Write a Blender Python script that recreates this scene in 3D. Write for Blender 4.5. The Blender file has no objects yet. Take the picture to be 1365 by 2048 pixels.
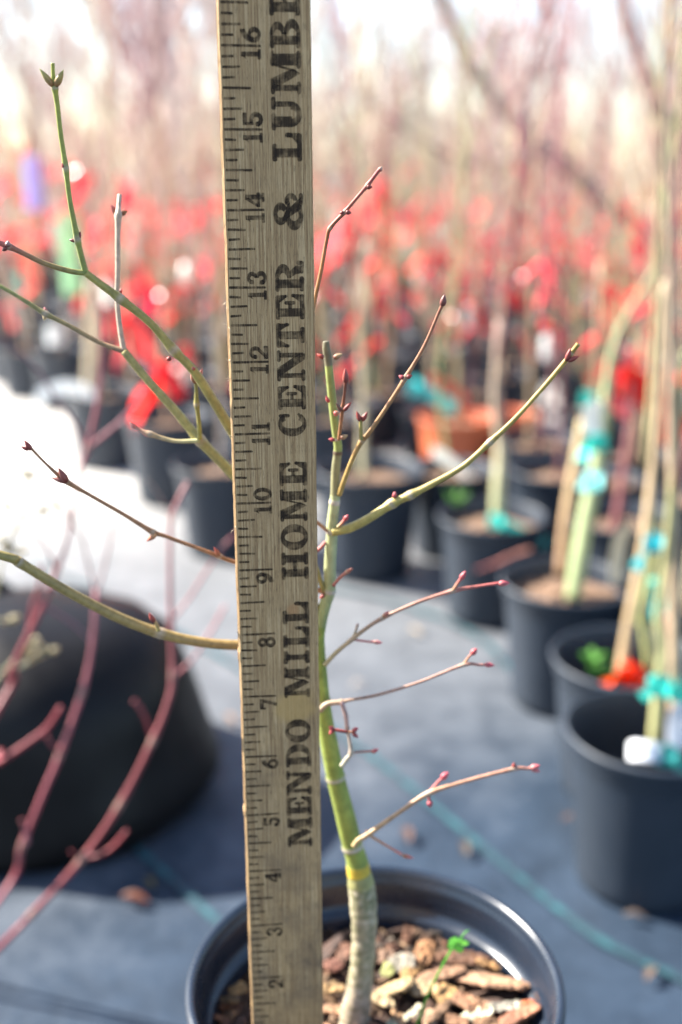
import bpy, math, random
from math import sin, cos, tan, atan, atan2, radians, pi
from mathutils import Vector, Matrix, noise
random.seed(7)
S = bpy.context.scene
COL = S.collection
# ------------------------------------------------------------------ camera, world, sun, exposure
H = 0.677; PITCH = radians(17.7); FPX = 2204.0
cam = bpy.data.cameras.new("camera"); co = bpy.data.objects.new("camera", cam); COL.objects.link(co)
co.location = (0, 0, H); co.rotation_euler = (pi/2 - PITCH, 0, 0)
cam.sensor_fit = 'VERTICAL'; cam.sensor_height = 22.3; cam.lens = FPX*22.3/2048
cam.clip_start = 0.02; cam.clip_end = 500
cam.dof.use_dof = True; cam.dof.focus_distance = 0.381; cam.dof.aperture_fstop = 3.05
cam.dof.aperture_blades = 0
S.camera = co
SUN_AZ = radians(-69); SUN_EL = radians(40)     # azimuth from +Y towards +X
w = bpy.data.worlds.new("World"); S.world = w; w.use_nodes = True
nt = w.node_tree; bg = nt.nodes['Background']
sky = nt.nodes.new('ShaderNodeTexSky'); sky.sky_type = 'NISHITA'; sky.sun_disc = False
sky.sun_elevation = SUN_EL; sky.sun_rotation = SUN_AZ; sky.air_density = 1.0; sky.dust_density = 0.9
nt.links.new(sky.outputs[0], bg.inputs[0]); bg.inputs[1].default_value = 0.084
sl = bpy.data.lights.new("sun", 'SUN'); sl.energy = 5.0; sl.angle = radians(0.5); sl.color = (1, .95, .86)
so = bpy.data.objects.new("sun", sl); COL.objects.link(so)
sd = Vector((sin(SUN_AZ)*cos(SUN_EL), cos(SUN_AZ)*cos(SUN_EL), sin(SUN_EL)))
so.rotation_euler = (-sd).to_track_quat('-Z', 'Y').to_euler(); so.location = (-3, 2, 4)
S.view_settings.view_transform = 'Standard'; S.view_settings.look = 'None'
S.view_settings.exposure = 2.1; S.view_settings.gamma = 1
S.render.engine = 'CYCLES'

# ------------------------------------------------------------------ helpers
def ray(px, py):
    cx = (px-682.5)/FPX; cy = -(py-1024)/FPX
    return Vector((cx, cos(PITCH)+cy*sin(PITCH), -sin(PITCH)+cy*cos(PITCH)))
def at(px, py, Y):
    d = ray(px, py); return Vector((0, 0, H)) + d*(Y/d.y)
def gnd(px, py, z=0.0):
    d = ray(px, py); return Vector((0, 0, H)) + d*((z-H)/d.z)
def depth(p):
    q = p-Vector((0, 0, H)); return q.y*cos(PITCH)-q.z*sin(PITCH)

class MB:
    def __init__(s): s.v = []; s.f = []; s.c = []
    def add(s, vs, fs, col=(1, 1, 1)):
        b = len(s.v); s.v += [Vector(v) for v in vs]; s.f += [tuple(i+b for i in f) for f in fs]
        if isinstance(col, list): s.c += col
        else: s.c += [col]*len(vs)
    def box(s, a, b, col=(1, 1, 1)):
        x0, y0, z0 = a; x1, y1, z1 = b
        s.add([(x0,y0,z0),(x1,y0,z0),(x1,y1,z0),(x0,y1,z0),(x0,y0,z1),(x1,y0,z1),(x1,y1,z1),(x0,y1,z1)],
              [(0,3,2,1),(4,5,6,7),(0,1,5,4),(1,2,6,5),(2,3,7,6),(3,0,4,7)], col)
    def tube(s, pts, rad, n=8, cols=None, cap=True):
        m = len(pts); t0 = (pts[1]-pts[0]).normalized()
        up = Vector((0, 1, 0)) if abs(t0.y) < .9 else Vector((1, 0, 0))
        nx = t0.cross(up).normalized(); vs = []; cs = []
        for i in range(m):
            t = (pts[min(i+1, m-1)]-pts[max(i-1, 0)]).normalized()
            nx = (nx - t*nx.dot(t)).normalized(); ny = t.cross(nx)
            for k in range(n):
                a = 2*pi*k/n; vs.append(pts[i]+(nx*cos(a)+ny*sin(a))*rad[i])
                cs.append(cols[i] if cols else (1, 1, 1))
        fs = [(i*n+k, i*n+(k+1) % n, (i+1)*n+(k+1) % n, (i+1)*n+k) for i in range(m-1) for k in range(n)]
        if cap: fs += [tuple(range(n-1, -1, -1)), tuple((m-1)*n+k for k in range(n))]
        s.add(vs, fs, cs)
    def lathe(s, prof, n=48, c=Vector((0, 0, 0)), col=(1, 1, 1), wob=0):
        vs = []
        for (r, z) in prof:
            for k in range(n):
                a = 2*pi*k/n; rr = r*(1+wob*sin(2*a+1)+wob*.6*sin(3*a))
                vs.append(c+Vector((rr*cos(a), rr*sin(a), z)))
        m = len(prof)
        fs = [(i*n+k, i*n+(k+1) % n, (i+1)*n+(k+1) % n, (i+1)*n+k) for i in range(m-1) for k in range(n)]
        s.add(vs, fs, col)
    def obj(s, name, mat, parent=None, origin=Vector((0, 0, 0)), smooth=True):
        me = bpy.data.meshes.new(name)
        me.from_pydata([tuple(v-origin) for v in s.v], [], s.f); me.update()
        at_ = me.color_attributes.new("Col", 'FLOAT_COLOR', 'POINT')
        flat = []
        for c in s.c: flat += [c[0], c[1], c[2], 1.0]
        at_.data.foreach_set('color', flat)
        if smooth: me.polygons.foreach_set('use_smooth', [True]*len(me.polygons))
        me.materials.append(mat)
        o = bpy.data.objects.new(name, me); COL.objects.link(o)
        if parent is not None: o.parent = parent
        else: o.location = origin
        return o

def tag(o, label=None, cat=None, group=None, kind=None):
    if label: o['label'] = label
    if cat: o['category'] = cat
    if group: o['group'] = group
    if kind: o['kind'] = kind
    return o
def empty(name, loc, label=None, cat=None, group=None, rot=None):
    o = bpy.data.objects.new(name, None); COL.objects.link(o); o.location = loc; o.empty_display_size = .05
    if rot: o.rotation_euler = rot
    return tag(o, label, cat, group)
def copy_tree(o, parent=None):
    c = o.copy(); COL.objects.link(c)
    if parent: c.parent = parent
    for ch in list(o.children): copy_tree(ch, c)
    return c
def spline(ctrl, k=6):
    """ctrl: list of tuples (vector, radius); Catmull-Rom"""
    P = [c[0] for c in ctrl]; R = [c[1] for c in ctrl]; n = len(P); op = []; orr = []
    for i in range(n-1):
        p0 = P[max(i-1, 0)]; p1 = P[i]; p2 = P[i+1]; p3 = P[min(i+2, n-1)]
        for j in range(k):
            t = j/k
            op.append(.5*((2*p1)+(p2-p0)*t+(2*p0-5*p1+4*p2-p3)*t*t+(3*p1-p0-3*p2+p3)*t**3))
            orr.append(R[i]*(1-t)+R[i+1]*t)
    op.append(P[-1]); orr.append(R[-1]); return op, orr
def lerp(a, b, t): return tuple(a[i]*(1-t)+b[i]*t for i in range(3))

# ------------------------------------------------------------------ materials
class MT:
    def __init__(s, name):
        s.m = bpy.data.materials.new(name); s.m.use_nodes = True; s.t = s.m.node_tree
        s.b = s.t.nodes['Principled BSDF']; s.out = s.t.nodes['Material Output']
    def n(s, ty, **kw):
        x = s.t.nodes.new(ty)
        for k, v in kw.items(): setattr(x, k, v)
        return x
    def l(s, a, b): s.t.links.new(a, b)
    def noise(s, scale, vec=None, detail=4, rough=.6, stretch=None):
        x = s.n('ShaderNodeTexNoise'); x.inputs['Scale'].default_value = scale
        x.inputs['Detail'].default_value = detail; x.inputs['Roughness'].default_value = rough
        tc = s.n('ShaderNodeTexCoord'); v = tc.outputs['Object']
        if stretch:
            mp = s.n('ShaderNodeMapping'); mp.inputs['Scale'].default_value = stretch; s.l(v, mp.inputs[0]); v = mp.outputs[0]
        s.l(v, x.inputs['Vector']); return x.outputs['Fac']
    def ramp(s, fac, stops):
        r = s.n('ShaderNodeValToRGB'); e = r.color_ramp.elements
        while len(e) < len(stops): e.new(.5)
        for i, (p, c) in enumerate(stops):
            e[i].position = p; e[i].color = (c, c, c, 1) if not isinstance(c, tuple) else (*c, 1)
        s.l(fac, r.inputs[0]); return r.outputs[0]
    def mix(s, fac, a, b, mode='MIX'):
        x = s.n('ShaderNodeMix', data_type='RGBA', blend_type=mode)
        for i, v in ((0, fac), (6, a), (7, b)):
            if isinstance(v, (int, float)): x.inputs[i].default_value = v
            elif isinstance(v, tuple): x.inputs[i].default_value = (*v, 1)
            else: s.l(v, x.inputs[i])
        return x.outputs[2]
    def bump(s, fac, strength=.3, dist=.001):
        x = s.n('ShaderNodeBump'); x.inputs['Strength'].default_value = strength; x.inputs['Distance'].default_value = dist
        s.l(fac, x.inputs['Height']); s.l(x.outputs[0], s.b.inputs['Normal'])
    def set(s, col=None, rough=None, spec=None):
        if col is not None:
            if isinstance(col, tuple): s.b.inputs['Base Color'].default_value = (*col, 1)
            else: s.l(col, s.b.inputs['Base Color'])
        if rough is not None:
            if isinstance(rough, (int, float)): s.b.inputs['Roughness'].default_value = rough
            else: s.l(rough, s.b.inputs['Roughness'])
        if spec is not None: s.b.inputs['Specular IOR Level'].default_value = spec
        return s
def m_vcol(name, rough=.5, amt=.35, scale=300, bump=.2, stretch=None, transl=0, gain=1.0):
    m = MT(name); a = m.n('ShaderNodeAttribute'); a.attribute_name = 'Col'
    f = m.noise(scale, stretch=stretch); r = m.ramp(f, [(.3, (1-amt)*gain), (.7, (1+amt*.6)*gain)])
    c = m.mix(1.0, a.outputs['Color'], r, 'MULTIPLY'); m.set(c, rough); m.bump(f, bump, .0006)
    if transl:
        t = m.n('ShaderNodeBsdfTranslucent'); m.l(c, t.inputs[0]); mx = m.n('ShaderNodeMixShader'); mx.inputs[0].default_value = transl
        m.l(m.b.outputs[0], mx.inputs[1]); m.l(t.outputs[0], mx.inputs[2]); m.l(mx.outputs[0], m.out.inputs[0])
    return m.m
TWIG = m_vcol('twig_bark', .46, .30, 420, .3, gain=.92)
BARK = m_vcol('rough_bark', .6, .30, 200, .35, gain=.82)
WOODY = m_vcol('distant_bark', .6, .3, 60, .1)
CHIP = m_vcol('bark_chip', .8, .6, 260, .9, gain=.62)
LEAF = m_vcol('leaf_skin', .5, .2, 200, .1, transl=.45)
TAPE = m_vcol('flagging_tape', .22, .12, 30, .05, transl=.68)
CARD = m_vcol('label_plastic', .35, .05, 30, .02, transl=.25)
def m_pot(name, base, rough, bumpy=True, spec=.6):
    m = MT(name); f = m.noise(35, detail=5); d = m.noise(9, detail=3)
    dust = m.ramp(d, [(.45, 0.0), (.75, .35)])
    c = m.mix(dust, base, tuple(min(1, x*1.8+.012) for x in base)); r = m.ramp(f, [(.3, rough-.05), (.7, rough+.10)])
    m.set(c, r, spec)
    if bumpy: m.bump(f, .15, .0008)
    return m.m
POT = m_pot('black_pot_plastic', (.010, .016, .028), .26, spec=.6)
POTN = m_pot('black_pot_plastic_far', (.012, .020, .033), .52, spec=.6)
POT_OR = m_pot('orange_pot_plastic', (.55, .13, .05), .5)
TUB = m_pot('dark_bag_skin', (.005, .004, .004), .42, spec=.22)
m = MT('potting_soil'); f = m.noise(90, detail=8, rough=.75)
m.set(m.ramp(f, [(.3, (.05, .03, .02)), (.5, (.22, .13, .08)), (.7, (.42, .29, .2))]), .9); m.bump(f, 1, .006); SOIL = m.m
m = MT('dark_mulch'); f = m.noise(160, detail=8, rough=.75)
m.set(m.ramp(f, [(.35, (.02, .013, .009)), (.55, (.09, .05, .03)), (.75, (.22, .13, .08))]), .9); m.bump(f, 1, .004); MULCH = m.m

# weathered yardstick wood
m = MT('weathered_wood')
g1 = m.noise(1, detail=6, rough=.65, stretch=(1900, 28, 300))
g2 = m.noise(1, detail=5, rough=.7, stretch=(4200, 210, 300))
g3 = m.noise(1, detail=4, rough=.6, stretch=(330, 6, 50))
st = m.noise(55, detail=5, rough=.6)
base = m.ramp(g1, [(.38, (.26, .150, .068)), (.5, (.45, .280, .130)), (.62, (.62, .42, .22))])
base = m.mix(m.ramp(g3, [(.35, .0), (.7, .45)]), base, (.33, .20, .095))
pore = m.ramp(g2, [(.36, 1.0), (.45, 0.0)])
base = m.mix(m.mix(1.0, pore, (.75, .75, .75), 'MULTIPLY'), base, (.045, .028, .016))
# grime: grows towards the foot of the stick
tc = m.n('ShaderNodeTexCoord'); sx = m.n('ShaderNodeSeparateXYZ'); m.l(tc.outputs['Object'], sx.inputs[0])
mr = m.n('ShaderNodeMapRange'); mr.inputs[1].default_value = .20; mr.inputs[2].default_value = .05; mr.inputs[3].default_value = .15; mr.inputs[4].default_value = .85
m.l(sx.outputs[1], mr.inputs[0])
grime = m.ramp(st, [(.42, 0.0), (.72, 1.0)])
gm = m.n('ShaderNodeMath', operation='MULTIPLY'); m.l(grime, gm.inputs[0]); m.l(mr.outputs[0], gm.inputs[1])
base = m.mix(gm.outputs[0], base, (.12, .08, .055))
# two rusty stains
for (cx, cy, rr, cc) in ((.0206, .1725, .0085, (.50, .30, .10)), (.021, .2125, .004, (.42, .2, .08))):
    vd = m.n('ShaderNodeVectorMath', operation='DISTANCE'); vd.inputs[1].default_value = (cx, cy, 0); m.l(tc.outputs['Object'], vd.inputs[0])
    na = m.n('ShaderNodeMath', operation='MULTIPLY_ADD'); m.l(st, na.inputs[0]); na.inputs[1].default_value = .012; m.l(vd.outputs['Value'], na.inputs[2])
    q = m.n('ShaderNodeMapRange'); q.inputs[1].default_value = rr*.6+.006; q.inputs[2].default_value = rr+.006; q.inputs[3].default_value = .6; q.inputs[4].default_value = 0
    m.l(na.outputs[0], q.inputs[0]); base = m.mix(q.outputs[0], base, cc)
m.set(base, .7, .3); m.bump(g2, .35, .0004); WOOD = m.m
m = MT('printed_ink')
g2 = m.noise(1, detail=5, rough=.7, stretch=(3400, 60, 300)); st = m.noise(260, detail=4)
ad = m.n('ShaderNodeMath', operation='ADD'); m.l(g2, ad.inputs[0]); m.l(st, ad.inputs[1])
mask = m.ramp(ad.outputs[0], [(.46, .80), (.58, .22)])
# object coords of the sum reach 0..2: rescale through a multiply
hv = m.n('ShaderNodeMath', operation='MULTIPLY'); hv.inputs[1].default_value = .5; m.l(ad.outputs[0], hv.inputs[0])
rn = [x for x in m.t.nodes if x.type == 'VALTORGB'][0]; m.l(hv.outputs[0], rn.inputs[0])
m.set((.040, .025, .016), .75, .15)
tr = m.n('ShaderNodeBsdfTransparent'); mx = m.n('ShaderNodeMixShader'); m.l(mask, mx.inputs[0]); m.l(tr.outputs[0], mx.inputs[1]); m.l(m.b.outputs[0], mx.inputs[2]); m.l(mx.outputs[0], m.out.inputs[0])
INK = m.m
# ground cloth
m = MT('weed_cloth')
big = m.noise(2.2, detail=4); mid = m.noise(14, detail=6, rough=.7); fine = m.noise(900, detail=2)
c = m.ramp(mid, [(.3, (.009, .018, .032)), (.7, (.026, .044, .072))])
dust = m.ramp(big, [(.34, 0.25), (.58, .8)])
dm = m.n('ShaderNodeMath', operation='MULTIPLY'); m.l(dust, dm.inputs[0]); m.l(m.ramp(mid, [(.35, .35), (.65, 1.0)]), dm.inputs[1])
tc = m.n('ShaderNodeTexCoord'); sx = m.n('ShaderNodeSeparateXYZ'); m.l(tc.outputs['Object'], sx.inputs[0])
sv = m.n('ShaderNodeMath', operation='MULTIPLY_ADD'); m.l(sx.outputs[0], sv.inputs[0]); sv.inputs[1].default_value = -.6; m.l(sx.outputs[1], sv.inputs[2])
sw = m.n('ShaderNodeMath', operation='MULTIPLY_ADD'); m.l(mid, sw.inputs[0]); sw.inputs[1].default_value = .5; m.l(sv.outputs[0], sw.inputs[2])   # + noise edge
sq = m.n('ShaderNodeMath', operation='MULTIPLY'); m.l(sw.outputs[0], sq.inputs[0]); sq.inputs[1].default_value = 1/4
far = m.ramp(sq.outputs[0], [(1.2/4, .01), (1.45/4, .13), (1.75/4, .22), (2.2/4, .30), (2.5/4, .45), (2.9/4, 1.0)])  # sun sheen and glare painted into the cloth colour, plus some sandy dust
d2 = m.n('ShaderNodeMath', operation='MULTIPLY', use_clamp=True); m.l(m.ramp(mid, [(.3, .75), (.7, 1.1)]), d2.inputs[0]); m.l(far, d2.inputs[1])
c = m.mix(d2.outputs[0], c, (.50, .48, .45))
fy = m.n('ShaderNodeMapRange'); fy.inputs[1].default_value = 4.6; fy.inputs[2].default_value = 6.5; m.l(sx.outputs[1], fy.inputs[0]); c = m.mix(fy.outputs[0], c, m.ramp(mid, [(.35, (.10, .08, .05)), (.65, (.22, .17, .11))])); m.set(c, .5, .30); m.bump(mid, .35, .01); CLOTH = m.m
m = MT('teal_thread'); f = m.noise(60, detail=5); m.set(m.ramp(f, [(.4, (.02, .04, .055)), (.65, (.028, .105, .12))]), .5); TEAL = m.m

# ------------------------------------------------------------------ ground
mb = MB(); R_ = 90
xs = [-R_, -20, -6, -3, -2, -1.5, -1, -.5, 0, .5, 1, 1.5, 2, 3, 6, 20, R_]; ysg = [-6, -1, 0, .5, 1, 1.5, 2, 2.5, 3, 4, 6, 9, 15, 30, R_]
mb.add([(x, y, 0) for y in ysg for x in xs], [(j*len(xs)+i, j*len(xs)+i+1, (j+1)*len(xs)+i+1, (j+1)*len(xs)+i) for j in range(len(ysg)-1) for i in range(len(xs)-1)])
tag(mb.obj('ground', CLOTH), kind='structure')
def strip(name, pxs, width, z=.004):
    C = [gnd(x, y) for x, y in pxs]; pts, _ = spline([(p, 1) for p in C], 6); mb = MB(); vs = []
    for i, p in enumerate(pts):
        t = (pts[min(i+1, len(pts)-1)]-pts[max(0, i-1)]).normalized(); nrm = Vector((-t.y, t.x, 0))
        ww = width*(1+.15*noise.noise(p*20)); vs += [p+nrm*ww/2+Vector((0, 0, z)), p-nrm*ww/2+Vector((0, 0, z))]
    mb.add(vs, [(2*i, 2*i+1, 2*i+3, 2*i+2) for i in range(len(pts)-1)]); return mb.obj(name, TEAL, smooth=False)
tag(strip('ground_stripe', [(60, 1120), (300, 1240), (470, 1335), (640, 1445), (760, 1530), (900, 1645), (1050, 1770), (1200, 1885), (1365, 1965), (1500, 2030)], .009), kind='structure')
tag(strip('ground_stripe', [(560, 1160), (760, 1200), (880, 1240), (960, 1280), (1020, 1340), (1060, 1400)], .010), kind='structure')
tag(strip('ground_stripe', [(250, 1680), (340, 1760), (420, 1835), (520, 1920)], .008), kind='structure')

# ------------------------------------------------------------------ yardstick
INCH = .0254
Ovec = Vector((-0.03718391, 0.37224770, -0.37131860+H)); U = Vector((0.99593593, 0.08998162, 0.00386386)); V = Vector((-0.00578520, 0.02110152, 0.99976160))
Wd = 1.184*INCH; Nn = U.cross(V)
rul = empty('yardstick', Ovec, 'weathered wooden yardstick with inch marks and store lettering, upright in the pot', 'yardstick')
rul.matrix_world = Matrix(((U.x, V.x, Nn.x, Ovec.x), (U.y, V.y, Nn.y, Ovec.y), (U.z, V.z, Nn.z, Ovec.z), (0, 0, 0, 1)))
mb = MB(); L = 20*INCH; N = 400; T = .0048; bv = .0008
vs = []
for i in range(N+1):
    y = L*i/N
    e1 = .00018*noise.noise(Vector((0, y*60, 3)))+.00012*noise.noise(Vector((5, y*300, 3))); e2 = .00018*noise.noise(Vector((9, y*60, 7)))
    e1 += -.0003 if noise.noise(Vector((2, y*90, 1))) > .5 else 0
    for (x, z) in ((bv+e1, 0), (Wd-.0004+e2, 0), (Wd+e2, -.0004), (Wd+e2, -T), (e1, -T), (e1, -bv)): vs.append((x, y, z))
mb.add(vs, [(i*6+k, i*6+(k+1) % 6, i*6+6+(k+1) % 6, i*6+6+k) for i in range(N) for k in range(6)]+[(0, 5, 4, 3, 2, 1), tuple(N*6+k for k in range(6))])
mb.obj('wooden_slat', WOOD, rul, smooth=False)
# splinters
mb = MB()
for (v, n) in ((12.78, 3), (12.05, 3), (11.75, 2), (12.5, 2), (13.6, 1), (10.9, 1), (9.62, 2), (8.05, 2)):
    for k in range(n):
        p = Vector((random.uniform(-.0001, .0008), (v+random.uniform(-.05, .05))*INCH, .0001)); d = Vector((random.uniform(-1, .4), random.uniform(-1, 1), random.uniform(0, .5))).normalized()
        ln = random.uniform(.0008, .0022); q = p+d*ln*.5+Vector((0, .0003, 0)); mb.tube([p, q, p+d*ln], [.00011, .00009, .00003], 5, [(.65, .5, .32)]*3)
mb.obj('splinters', TWIG, rul)
# --- printing
zc = [0]
def face_poly(mb, pts):
    zc[0] += 1; z = .00004+.000004*(zc[0] % 24); mb.add([(p[0], p[1], z) for p in pts], [tuple(range(len(pts)))])
def ring_poly(mb, outer, inner):
    zc[0] += 1; z = .00004+.000004*(zc[0] % 24); n = len(outer)
    mb.add([(p[0], p[1], z) for p in outer+inner], [(i, i+1, n+i+1, n+i) for i in range(n-1)])
def R(x0, y0, x1, y1): return ('p', [(x0, y0), (x1, y0), (x1, y1), (x0, y1)])
def RR(x0, y0, x1, y1):   # slab with soft round ends
    h = (y1-y0)/2; r = min(.07, (x1-x0)/2); ps = []
    for a in range(-90, 91, 30): ps.append((x1-r+r*cos(radians(a)), (y0+y1)/2+h*sin(radians(a))))
    for a in range(90, 271, 30): ps.append((x0+r+r*cos(radians(a)), (y0+y1)/2+h*sin(radians(a))))
    return ('p', ps)
def VR(x0, y0, x1, y1):   # short upright serif with round ends
    h = (x1-x0)/2; r = min(.07, (y1-y0)/2); ps = []
    for a in range(0, 181, 30): ps.append(((x0+x1)/2+h*cos(radians(a)), y1-r+r*sin(radians(a))))
    for a in range(180, 361, 30): ps.append(((x0+x1)/2+h*cos(radians(a)), y0+r+r*sin(radians(a))))
    return ('p', ps)
def P(*pts): return ('p', list(pts))
def A(cx, cy, rx, ry, ix, iy, a0=0, a1=360):
    n = 28; o = []; i_ = []
    for k in range(n+1):
        a = radians(a0+(a1-a0)*k/n); o.append((cx+rx*cos(a), cy+ry*sin(a))); i_.append((cx+ix*cos(a), cy+iy*sin(a)))
    return ('r', o, i_)
G = {
 'I': [R(.3,.08,.7,.92), RR(0,0,1,.17), RR(0,.83,1,1), P((.15,.15),(.85,.15),(.7,.26),(.3,.26)), P((.15,.85),(.3,.74),(.7,.74),(.85,.85))],
 'L': [R(.14,.08,.46,.92), RR(0,0,.98,.17), RR(0,.83,.62,1), P((.6,.15),(.98,.1),(.99,.5),(.86,.5),(.8,.3)), VR(.83,.3,1,.56)],
 'E': [R(.12,.08,.44,.92), RR(0,0,.98,.16), RR(0,.84,.95,1), R(.42,.44,.62,.56), VR(.58,.30,.72,.70), P((.68,.14),(.97,.1),(.99,.42),(.88,.42)), P((.66,.86),(.86,.62),(.96,.62),(.95,.9)), VR(.86,.3,1,.46), VR(.84,.58,.97,.72)],
 'T': [R(.35,.08,.66,.92), RR(.18,0,.83,.16), RR(0,.84,1,1), P((.02,.9),(.03,.6),(.13,.6),(.3,.86)), P((.7,.86),(.87,.6),(.97,.6),(.98,.9)), VR(.0,.54,.15,.72), VR(.85,.54,1,.72)],
 'H': [R(.1,.08,.38,.92), R(.62,.08,.9,.92), RR(0,0,.47,.16), RR(.53,0,1,.16), RR(0,.84,.47,1), RR(.53,.84,1,1), R(.3,.42,.7,.57)],
 'M': [R(.08,.08,.22,.92), R(.66,.08,.93,.92), P((.08,1),(.36,1),(.60,.25),(.48,.02)), P((.48,.02),(.57,.22),(.72,.95),(.66,.95)), RR(0,0,.30,.15), RR(.58,0,1,.15), RR(0,.86,.34,1), RR(.64,.86,1,1)],
 'N': [R(.11,.08,.26,.9), R(.76,.08,.91,.92), P((.1,1),(.42,1),(.88,.22),(.88,0),(.70,0),(.2,.85)), RR(0,0,.38,.15), RR(0,.86,.4,1), RR(.62,.86,1,1)],
 'D': [R(.12,.08,.42,.92), RR(0,0,.46,.16), RR(0,.84,.46,1), A(.42,.5,.57,.5,.25,.36,-90,90)],
 'O': [A(.5,.5,.5,.51,.19,.36)],
 'C': [A(.52,.5,.5,.51,.18,.36,38,322), VR(.78,.58,.92,.98), P((.86,.19),(.97,.25),(.9,.32),(.7,.2))],
 'R': [R(.12,.08,.40,.92), RR(0,0,.50,.16), RR(0,.84,.46,1), A(.44,.72,.46,.28,.17,.13,-90,90), P((.42,.5),(.66,.5),(.84,.28),(.84,.04),(.60,.04),(.56,.3)), RR(.58,0,1,.15), VR(.86,.04,1,.26)],
 'U': [R(.1,.32,.42,.92), R(.70,.32,.86,.92), A(.48,.36,.38,.37,.13,.19,180,360), RR(0,.85,.52,1), RR(.6,.85,1,1)],
 'B': [R(.12,.08,.42,.92), RR(0,0,.5,.15), RR(0,.85,.5,1), A(.46,.74,.42,.26,.16,.12,-90,90), A(.46,.27,.52,.27,.2,.13,-90,90), R(.4,.45,.55,.56)],
 '&': [A(.42,.30,.40,.31,.15,.15,30,330), A(.46,.76,.30,.25,.10,.11,-60,250), P((.24,.72),(.50,.62),(.9,.06),(.74,.0),(.58,.06)), A(.80,.40,.20,.22,.05,.08,-90,120), VR(.68,.42,.86,.60), RR(.72,0,1,.14)],
 '1': [R(.30,.05,.76,1), RR(.0,0,1,.16), P((.04,.70),(.4,.80),(.4,1))],
 '2': [A(.5,.68,.47,.34,.15,.15,-45,185), VR(.03,.58,.34,.80), P((.58,.54),(.90,.52),(.40,.14),(.03,.12)), RR(.0,0,1,.24)],
 '3': [A(.48,.74,.45,.28,.13,.11,-90,165), A(.48,.28,.50,.30,.15,.12,-165,90), VR(.0,.10,.32,.36), VR(.04,.64,.34,.88)],
 '4': [R(.52,.05,.86,1), RR(.34,0,1,.14), R(0,.22,1,.40), P((0,.36),(.18,.34),(.66,.82),(.54,1))],
 '5': [R(.10,.80,.92,1), R(.10,.46,.30,.9), A(.46,.32,.50,.35,.16,.15,-165,125), VR(.0,.10,.32,.36)],
 '6': [A(.5,.31,.50,.33,.16,.15), A(.98,.34,.98,.68,.64,.42,98,180)],
 '7': [R(.04,.76,.98,1), P((.66,.80),(.97,.80),(.62,0),(.26,0)), VR(.0,.62,.17,.98)],
 '8': [A(.5,.74,.43,.28,.13,.10), A(.5,.27,.50,.29,.16,.12)],
 '9': [A(.5,.69,.50,.33,.16,.15), A(.02,.66,.98,.68,.64,.42,-82,0)],
 '0': [A(.5,.5,.52,.52,.18,.34)],
}
def glyph(mb, ch, ub, cap, v0, v1):
    """ub: baseline position across the stick (inches), cap: cap height, v0..v1: extent along it"""
    f = lambda p: ((ub-p[1]*cap)*INCH, (v0+p[0]*(v1-v0))*INCH)
    for g in G[ch]:
        if g[0] == 'p': face_poly(mb, [f(q) for q in g[1]])
        else: ring_poly(mb, [f(q) for q in g[1]], [f(q) for q in g[2]])
def vof(px, py):   # where a printed mark on the stick sits, in inches along it
    d = ray(px, py); O = Ovec-Vector((0, 0, H)); t = O.dot(Nn)/d.dot(Nn); q = d*t-O
    return q.dot(V)/INCH
LET = (('M',1692,1632),('E',1630,1591),('N',1589,1539),('D',1533,1486),('O',1484,1437),('M',1394,1332),('I',1326,1300),('L',1294,1251),('L',1247,1202),
                     ('H',1158,1103),('O',1099,1047),('M',1042,977),('E',971,922),('C',873,823),('E',819,769),('N',762,699),('T',695,645),('E',639,587),('R',583,521),
                     ('&',462,386),('L',323,265),('U',261,193),('M',189,101),('B',97,36),('E',32,-32),('R',-38,-105))
for a_, b_ in ((0, 5), (5, 9), (9, 13), (13, 19), (19, 20), (20, 26)):
    mb = MB()
    for (ch, y0, y1) in LET[a_:b_]:
        x = 600+(y0-60)*.0165; glyph(mb, ch, 1.048, .388, vof(x, y0), vof(x, y1))
    mb.obj('printed_word', INK, rul, smooth=False)
mb = MB(); rr = random.Random(3)
for n8 in range(1, 8*19):
    v = n8/8; ln = {0: .535, 4: .40, 2: .285, 6: .285}.get(n8 % 8, .20)+rr.uniform(-.01, .01); th = .0165 if n8 % 8 else .017
    a = .055+rr.uniform(-.008, .008); j = rr.uniform(-.004, .004)
    face_poly(mb, [(a*INCH, (v-th+j)*INCH), (ln*INCH, (v-th*.9-j)*INCH), ((ln+.008)*INCH, v*INCH), (ln*INCH, (v+th*.9-j)*INCH), (a*INCH, (v+th+j)*INCH), ((a-.008)*INCH, v*INCH)])
mb.obj('inch_marks', INK, rul, smooth=False)
for n in range(1, 19):
    s_ = str(n); mb = MB()
    if n < 10: glyph(mb, s_, .545, .255, n-.045-.175, n-.045)
    else: glyph(mb, s_[0], .545, .255, n-.04-.125, n-.04)
    mb.obj('numeral', INK, rul, smooth=False)
    if n > 9:
        mb = MB(); glyph(mb, s_[1], .545, .255, n+.035, n+.035+(.125 if s_[1] == '1' else .185)); mb.obj('numeral', INK, rul, smooth=False)

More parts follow.
